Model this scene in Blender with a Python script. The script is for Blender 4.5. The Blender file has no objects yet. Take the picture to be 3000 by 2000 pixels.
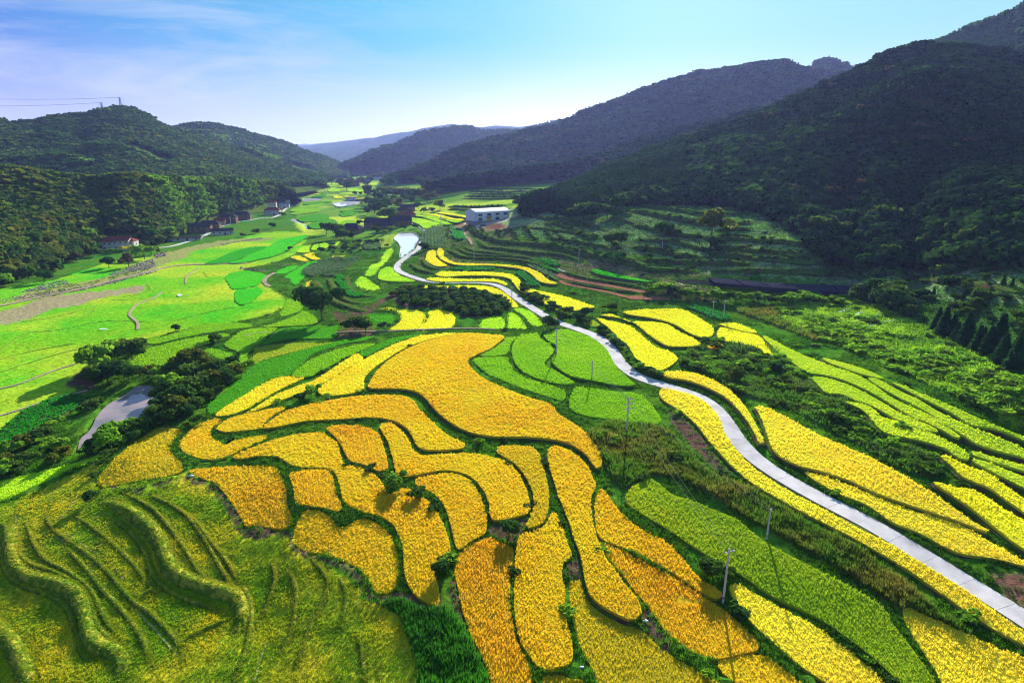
import bpy, bmesh, math, random
import numpy as np
from mathutils import Vector, Matrix
from mathutils.geometry import delaunay_2d_cdt
rng = np.random.default_rng(7); random.seed(7)
SC = bpy.context.scene
COL = SC.collection
# ------------------------------------------------------------------ camera
CAMH, PITCH, FPX = 55.0, math.radians(17.0), 1401.0
cam = bpy.data.cameras.new('camera'); camo = bpy.data.objects.new('camera', cam); COL.objects.link(camo)
camo.location = (0, 0, CAMH); camo.rotation_euler = (math.pi/2 - PITCH, 0, 0)
cam.sensor_width = 36; cam.lens = 36*FPX/2352; cam.clip_start = .5; cam.clip_end = 60000
SC.camera = camo
SC.view_settings.view_transform = 'Standard'; SC.view_settings.look = 'None'
SC.view_settings.gamma = 1; SC.view_settings.use_curve_mapping = False
SC.view_settings.exposure = 1.62
SC.cycles.denoising_prefilter = 'NONE'; SC.cycles.filter_width = 1.1   # keep the grain of the crops
SUN_EL, SUN_AZ = math.radians(20), math.radians(12)      # azimuth clockwise from +Y
sl = bpy.data.lights.new('sun', 'SUN'); sl.energy = 5.0; sl.angle = math.radians(.5); sl.color = (1, .93, .80)
so = bpy.data.objects.new('sun', sl); COL.objects.link(so)
sd = Vector((math.sin(SUN_AZ)*math.cos(SUN_EL), math.cos(SUN_AZ)*math.cos(SUN_EL), math.sin(SUN_EL)))
so.rotation_euler = sd.to_track_quat('Z', 'Y').to_euler(); so.location = (0, 0, 300)
# ------------------------------------------------------------------ world
W = bpy.data.worlds.new('World'); SC.world = W; W.use_nodes = True
nt = W.node_tree; nt.nodes.clear()
def nn(t, k, **kw):
    n = t.nodes.new(k)
    for a, b in kw.items(): setattr(n, a, b)
    return n
def build_world():
    L = nt.links.new
    out = nn(nt, 'ShaderNodeOutputWorld'); bg = nn(nt, 'ShaderNodeBackground'); bg.inputs[1].default_value = .295
    sky = nn(nt, 'ShaderNodeTexSky', sky_type='NISHITA', sun_disc=False)
    sky.sun_elevation = SUN_EL; sky.sun_rotation = SUN_AZ
    tc = nn(nt, 'ShaderNodeTexCoord'); sx = nn(nt, 'ShaderNodeSeparateXYZ'); L(tc.outputs['Generated'], sx.inputs[0])
    at = nn(nt, 'ShaderNodeMath', operation='ARCTAN2'); L(sx.outputs['X'], at.inputs[0]); L(sx.outputs['Y'], at.inputs[1])
    def ramp(src, lo, hi, stops):
        m = nn(nt, 'ShaderNodeMapRange'); m.inputs[1].default_value = lo; m.inputs[2].default_value = hi; L(src, m.inputs[0])
        r = nn(nt, 'ShaderNodeValToRGB'); e = r.color_ramp.elements
        while len(e) < len(stops): e.new(.5)
        for i, (p, c) in enumerate(stops): e[i].position = p; e[i].color = (*c, 1)
        L(m.outputs[0], r.inputs[0]); return r.outputs[0]
    # colour high up and colour near the horizon, both turning with azimuth (radians -3.14 .. 3.14)
    hi = ramp(at.outputs[0], -1.6, 1.6, [(0, (.02, .10, .70)), (.25, (.03, .14, .80)), (.35, (.06, .42, .86)), (.46, (.06, .62, .88)), (.56, (.18, .76, .90)), (.72, (.36, .80, .88)), (1, (.25, .60, .85))])
    lo = ramp(at.outputs[0], -1.6, 1.6, [(0, (.55, .55, .95)), (.30, (.66, .68, 1.0)), (.42, (.86, .92, 1.0)), (.5, (1.12, 1.14, 1.05)), (.62, (.92, 1.0, 1.0)), (1, (.6, .75, .9))])
    m = nn(nt, 'ShaderNodeMapRange', interpolation_type='SMOOTHSTEP'); m.inputs[1].default_value = 0; m.inputs[2].default_value = .17; L(sx.outputs['Z'], m.inputs[0])
    # thin stretched cloud, mostly to the left
    mp = nn(nt, 'ShaderNodeMapping'); mp.inputs['Scale'].default_value = (1.6, 1.6, 9); mp.inputs['Rotation'].default_value = (0, .16, 0); L(tc.outputs['Generated'], mp.inputs[0])
    nz = nn(nt, 'ShaderNodeTexNoise'); nz.inputs['Scale'].default_value = 2.2; nz.inputs['Detail'].default_value = 7; nz.inputs['Roughness'].default_value = .6; nz.inputs['Distortion'].default_value = .6; L(mp.outputs[0], nz.inputs['Vector'])
    cm = nn(nt, 'ShaderNodeMapRange'); cm.inputs[1].default_value = .42; cm.inputs[2].default_value = .72; cm.inputs[4].default_value = .75; L(nz.outputs[0], cm.inputs[0])
    azf = nn(nt, 'ShaderNodeMapRange'); azf.inputs[1].default_value = -.05; azf.inputs[2].default_value = -.45; azf.inputs[3].default_value = .08; azf.inputs[4].default_value = 1; L(at.outputs[0], azf.inputs[0])
    cl = nn(nt, 'ShaderNodeMath', operation='MULTIPLY'); L(cm.outputs[0], cl.inputs[0]); L(azf.outputs[0], cl.inputs[1])
    a = nn(nt, 'ShaderNodeMix', data_type='RGBA'); L(m.outputs[0], a.inputs[0]); L(lo, a.inputs[6]); L(hi, a.inputs[7])
    b = nn(nt, 'ShaderNodeMix', data_type='RGBA'); L(cl.outputs[0], b.inputs[0]); L(a.outputs[2], b.inputs[6]); b.inputs[7].default_value = (.78, .84, 1.0, 1)
    sk = nn(nt, 'ShaderNodeVectorMath', operation='SCALE'); sk.inputs['Scale'].default_value = .10; L(sky.outputs[0], sk.inputs[0])
    c = nn(nt, 'ShaderNodeMix', data_type='RGBA'); c.inputs[0].default_value = .10; L(b.outputs[2], c.inputs[6]); L(sk.outputs[0], c.inputs[7])
    L(c.outputs[2], bg.inputs[0]); L(bg.outputs[0], out.inputs[0])
build_world()
# ------------------------------------------------------------------ photograph <-> place
CP, SP = math.cos(PITCH), math.sin(PITCH)
TILES = {'A': (0, 1200, 1.96), 'B': (1000, 1200, 1.96), 'C': (1800, 1200, 1.96), 'D': (0, 700, 1.96), 'E': (900, 700, 1.96), 'F': (1800, 700, 1.96),
         'H': (700, 450, 3.92), 'I': (1150, 450, 3.92), 'J': (0, 450, 3.92), 'K': (450, 450, 3.92), 'N': (1600, 550, 3.92), 'M': (2200, 750, 2.94), 'O': (0, 0, .784)}
def px(tile, pts):
    x0, y0, s = TILES[tile]
    if isinstance(pts, str): pts = [tuple(map(float, q.split(','))) for q in pts.split()]
    return np.array([((x0 + p[0]/s)*.784, (y0 + p[1]/s)*.784) for p in pts])
def rays(p):
    p = np.atleast_2d(p); a = (p[:, 0]-1176)/FPX; b = (784-p[:, 1])/FPX
    return np.stack([a, CP+b*SP, -SP+b*CP], 1)
def to_px(P):
    d = P - np.array([0, 0, CAMH]); z = d[:, 1]*CP - d[:, 2]*SP; u = d[:, 1]*SP + d[:, 2]*CP
    z = np.where(z < .1, .1, z); return np.stack([1176+FPX*d[:, 0]/z, 784-FPX*u/z], 1)
def on_plane(p, z):
    r = rays(p); t = (z-CAMH)/np.minimum(r[:, 2], -.003); P = r*t[:, None]; P[:, 2] += CAMH; return P
CTRL = """1176,1500,-2 1400,1500,-2.5 1176,1200,-1 700,1150,-1 300,1050,-3 100,1300,-6 300,1400,-6 600,1400,-5 0,1560,-8 0,1120,-8 880,1540,-4
250,950,-9.5 100,900,-9 50,700,-9 400,650,-9 500,600,-9 650,540,-9 600,760,-5 450,790,-6 1000,800,0 1000,900,0 700,900,-1.5 1300,850,1 1300,950,0
1450,1000,0 1500,850,2 1700,950,2 2000,1200,1 2352,1400,0 1800,1400,-2 2300,1560,-2 1600,1200,-1.5 2352,1000,3 2100,900,4 1900,750,4 1600,700,3
1900,680,2 2200,800,6 2352,900,8 1400,650,2 1200,620,1 1000,620,0 940,560,-3 800,600,-7 750,650,-6 720,700,-5 900,680,-2 850,480,-8 750,420,-6
700,520,-8 960,500,-3 1120,505,6 1050,550,2 1200,560,5 1300,560,9 1400,540,14 1600,560,14 1300,500,15 1150,450,11 1800,560,18 1900,620,8 2100,640,9
2352,680,15 2200,720,8 1426,470,22 1656,475,26 1766,495,24 1886,590,13 2026,615,12 2226,610,17 2352,610,20 1210,420,16 700,395,-5 900,410,2 1050,430,10
0,640,-8 -300,700,-8 -600,1500,-8 2900,1500,0 2700,900,8 1176,2200,-3 0,2200,-6 2352,2200,-2"""
ctrl = np.array([tuple(map(float, q.split(','))) for q in CTRL.split()])
cw = np.array([on_plane(c[None, :2], c[2])[0] for c in ctrl])
def uv_(x, y):
    yy = np.maximum(y, -60)+80; return np.stack([x/yy, np.log(yy)*.55], -1)
cu = uv_(cw[:, 0], cw[:, 1])
_d = np.linalg.norm(cu[:, None]-cu[None], axis=2)
_n = len(cu); _A = np.zeros((_n+1, _n+1)); _A[:_n, :_n] = _d + np.eye(_n)*.004; _A[_n, :_n] = _A[:_n, _n] = 1
_w = np.linalg.solve(_A, np.append(ctrl[:, 2], 0))
def H(x, y):
    x = np.asarray(x, float); y = np.asarray(y, float); sh = x.shape; x = x.ravel(); y = y.ravel(); out = np.empty(len(x))
    for i in range(0, len(x), 20000):
        q = uv_(x[i:i+20000], y[i:i+20000]); dd = np.linalg.norm(q[:, None]-cu[None], axis=2)
        out[i:i+20000] = dd@_w[:_n]+_w[_n]
    out += .22*np.sin(x*.061+1.3*np.sin(y*.043))*np.cos(y*.057+.7*np.sin(x*.03))
    f = np.clip((y-1300)/900, 0, 1); out = out*(1-f)-6*f
    return np.clip(out, -14, 40).reshape(sh)
def on_ground(p, off=0.):
    p = np.atleast_2d(p); z = np.full(len(p), -1.)
    for _ in range(14):
        P = on_plane(p, z); P[:, 2] = z; z = .5*z + .5*(H(P[:, 0], P[:, 1])+off)
    P = on_plane(p, z); return P
def at_dist(p, D):
    r = rays(p); t = np.asarray(D)/np.hypot(r[:, 0], r[:, 1]); P = r*t[:, None]; P[:, 2] += CAMH; return P
def smooth(p, n=5, closed=True):
    p = np.asarray(p, float); N = len(p); out = []
    for i in range(N if closed else N-1):
        a, b, c, d = (p[(i-1) % N], p[i], p[(i+1) % N], p[(i+2) % N]) if closed else (p[max(i-1, 0)], p[i], p[i+1], p[min(i+2, N-1)])
        for k in range(n):
            t = k/n; out.append(.5*((2*b)+(-a+c)*t+(2*a-5*b+4*c-d)*t*t+(-a+3*b-3*c+d)*t**3))
    if not closed: out.append(p[-1])
    return np.array(out)
def inside(poly, q):
    x, y = q[:, 0], q[:, 1]; r = np.zeros(len(q), bool); j = len(poly)-1
    for i in range(len(poly)):
        xi, yi = poly[i]; xj, yj = poly[j]
        if yi != yj: r ^= ((yi > y) != (yj > y)) & (x < (xj-xi)*(y-yi)/(yj-yi)+xi)
        j = i
    return r
def vnoise(x, y, s=0):   # cheap smooth value noise
    def h(i, j):
        n = (i*374761393 + j*668265263 + s*1274126177) & 0x7fffffff
        n = ((n ^ (n >> 13))*1274126177) & 0x7fffffff
        return ((n ^ (n >> 16)) & 0xffff)/65535.
    i = np.floor(x).astype(np.int64); j = np.floor(y).astype(np.int64); u = x-i; v = y-j; u = u*u*(3-2*u); v = v*v*(3-2*v)
    return (h(i, j)*(1-u)+h(i+1, j)*u)*(1-v)+(h(i, j+1)*(1-u)+h(i+1, j+1)*u)*v
def fbm(x, y, s=0, o=4):
    r = 0; a = .5
    for k in range(o): r = r+a*vnoise(x*2**k, y*2**k, s+k*17); a *= .5
    return r
# ------------------------------------------------------------------ object helpers
def mesh_obj(name, V, Fs, mat=None, parent=None, smooth_=False, mats=None, fm=None):
    me = bpy.data.meshes.new(name); me.from_pydata([tuple(v) for v in V], [], [tuple(f) for f in Fs]); 
    for m in (mats or ([mat] if mat else [])): me.materials.append(m)
    if fm is not None: me.polygons.foreach_set('material_index', np.asarray(fm, np.int32))
    if smooth_: me.polygons.foreach_set('use_smooth', np.ones(len(me.polygons), bool))
    me.update(); return link(name, me, parent)
def link(name, data, parent=None):
    o = bpy.data.objects.new(name, data); COL.objects.link(o)
    if parent: o.parent = parent
    return o
def tag(o, label=None, cat=None, group=None, kind=None):
    if label: o['label'] = label
    if cat: o['category'] = cat
    if group: o['group'] = group
    if kind: o['kind'] = kind
    return o
def empty(name, loc, label, cat, group=None, rz=0, sc=1):
    o = bpy.data.objects.new(name, None); COL.objects.link(o); o.location = loc; o.rotation_euler = (0, 0, rz); o.scale = (sc,)*3
    return tag(o, label, cat, group)
class MB:
    def __init__(s): s.V = []; s.F = []; s.m = []
    def box(s, c, d, rz=0, mi=0, top=1.0):
        n = len(s.V); cx, cy, cz = c; a, b, h = d[0]/2, d[1]/2, d[2]/2; cr, sr = math.cos(rz), math.sin(rz)
        for z, k in ((-h, 1), (h, top)):
            for x, y in ((-a, -b), (a, -b), (a, b), (-a, b)):
                x *= k; y *= k; s.V.append((cx+x*cr-y*sr, cy+x*sr+y*cr, cz+z))
        for f in ((3, 2, 1, 0), (4, 5, 6, 7), (0, 1, 5, 4), (1, 2, 6, 5), (2, 3, 7, 6), (3, 0, 4, 7)): s.F.append([n+i for i in f]); s.m.append(mi)
        return s
    def tube(s, pts, rad, k=6, mi=0):
        pts = [Vector(p) for p in pts]; n = len(s.V)
        if not hasattr(rad, '__len__'): rad = [rad]*len(pts)
        for i, p in enumerate(pts):
            d = (pts[min(i+1, len(pts)-1)]-pts[max(i-1, 0)]).normalized(); a = d.orthogonal().normalized(); b = d.cross(a)
            if abs(d.z) > .5: a = Vector((1, 0, 0)); a = (a-d*a.dot(d)).normalized(); b = d.cross(a)
            for j in range(k):
                t = 2*math.pi*j/k; s.V.append(tuple(p+(a*math.cos(t)+b*math.sin(t))*rad[i]))
        for i in range(len(pts)-1):
            for j in range(k): s.F.append([n+i*k+j, n+i*k+(j+1) % k, n+(i+1)*k+(j+1) % k, n+(i+1)*k+j]); s.m.append(mi)
        s.F.append([n+j for j in range(k)][::-1]); s.F.append([n+(len(pts)-1)*k+j for j in range(k)]); s.m += [mi, mi]
        return s
    def poly(s, vs, mi=0):
        n = len(s.V); s.V += [tuple(v) for v in vs]; s.F.append(list(range(n, n+len(vs)))); s.m.append(mi); return s
    def build(s, name, mat, parent=None, smooth_=False):
        return mesh_obj(name, s.V, s.F, mat, parent, smooth_, mats=mat if isinstance(mat, list) else None, fm=s.m if isinstance(mat, list) else None)
# ------------------------------------------------------------------ materials
MATS = {}
def mat(name): 
    m = bpy.data.materials.new(name); m.use_nodes = True; m.node_tree.nodes.clear(); MATS[name] = m; return m, m.node_tree
def mixc(t, f, a, b):
    n = nn(t, 'ShaderNodeMix', data_type='RGBA')
    for i, v in ((0, f), (6, a), (7, b)):
        if isinstance(v, bpy.types.NodeSocket): t.links.new(v, n.inputs[i])
        elif i == 0: n.inputs[0].default_value = v
        else: n.inputs[i].default_value = (*v, 1)
    return n.outputs[2]
def noise(t, scale, detail=3, lo=.35, hi=.65, vec=None, rough=.55):
    if vec is None: vec = nn(t, 'ShaderNodeNewGeometry').outputs['Position']
    z = nn(t, 'ShaderNodeTexNoise'); z.inputs['Scale'].default_value = scale; z.inputs['Detail'].default_value = detail; z.inputs['Roughness'].default_value = rough
    t.links.new(vec, z.inputs['Vector'])
    m = nn(t, 'ShaderNodeMapRange'); m.inputs[1].default_value = lo; m.inputs[2].default_value = hi; t.links.new(z.outputs[0], m.inputs[0]); return m.outputs[0]
def leafmat(name, a, b, c=None, tr=.35, patch=.03, rnd=.5, rough=.6, gl=0.0):
    """foliage: colour varies from plant to plant and in broad patches over the land; partly translucent"""
    m, t = mat(name); out = nn(t, 'ShaderNodeOutputMaterial')
    oi = nn(t, 'ShaderNodeObjectInfo'); col = mixc(t, oi.outputs['Random'], a, b)
    if c: col = mixc(t, noise(t, patch, 4, .42, .66), col, c)
    d = nn(t, 'ShaderNodeBsdfDiffuse'); tl = nn(t, 'ShaderNodeBsdfTranslucent'); mx = nn(t, 'ShaderNodeMixShader'); mx.inputs[0].default_value = tr
    t.links.new(col, d.inputs[0]); t.links.new(col, tl.inputs[0]); t.links.new(d.outputs[0], mx.inputs[1]); t.links.new(tl.outputs[0], mx.inputs[2])
    t.links.new(mx.outputs[0], out.inputs[0]); return m
def plain(name, a, b=None, scale=1., rough=.8, bump=0., bs=3., metal=0, spec=.06, lo=.35, hi=.65, detail=4):
    m, t = mat(name); out = nn(t, 'ShaderNodeOutputMaterial')
    if spec <= .06 and not metal:      # matt surfaces
        p = nn(t, 'ShaderNodeBsdfDiffuse'); t.links.new(p.outputs[0], out.inputs[0]); cs = p.inputs['Color']
        if b: t.links.new(mixc(t, noise(t, scale, detail, lo, hi), a, b), cs)
        else: cs.default_value = (*a, 1)
        if bump:
            bm = nn(t, 'ShaderNodeBump'); bm.inputs['Strength'].default_value = bump; bm.inputs['Distance'].default_value = .3
            t.links.new(noise(t, bs, 4, 0, 1), bm.inputs['Height']); t.links.new(bm.outputs[0], p.inputs['Normal'])
        return m
    p = nn(t, 'ShaderNodeBsdfPrincipled'); t.links.new(p.outputs[0], out.inputs[0])
    p.inputs['Roughness'].default_value = rough; p.inputs['Metallic'].default_value = metal; p.inputs['Specular IOR Level'].default_value = spec
    if b: t.links.new(mixc(t, noise(t, scale, detail, lo, hi), a, b), p.inputs['Base Color'])
    else: p.inputs['Base Color'].default_value = (*a, 1)
    if bump:
        bm = nn(t, 'ShaderNodeBump'); bm.inputs['Strength'].default_value = bump; bm.inputs['Distance'].default_value = .3
        t.links.new(noise(t, bs, 4, 0, 1), bm.inputs['Height']); t.links.new(bm.outputs[0], p.inputs['Normal'])
    return m
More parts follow.
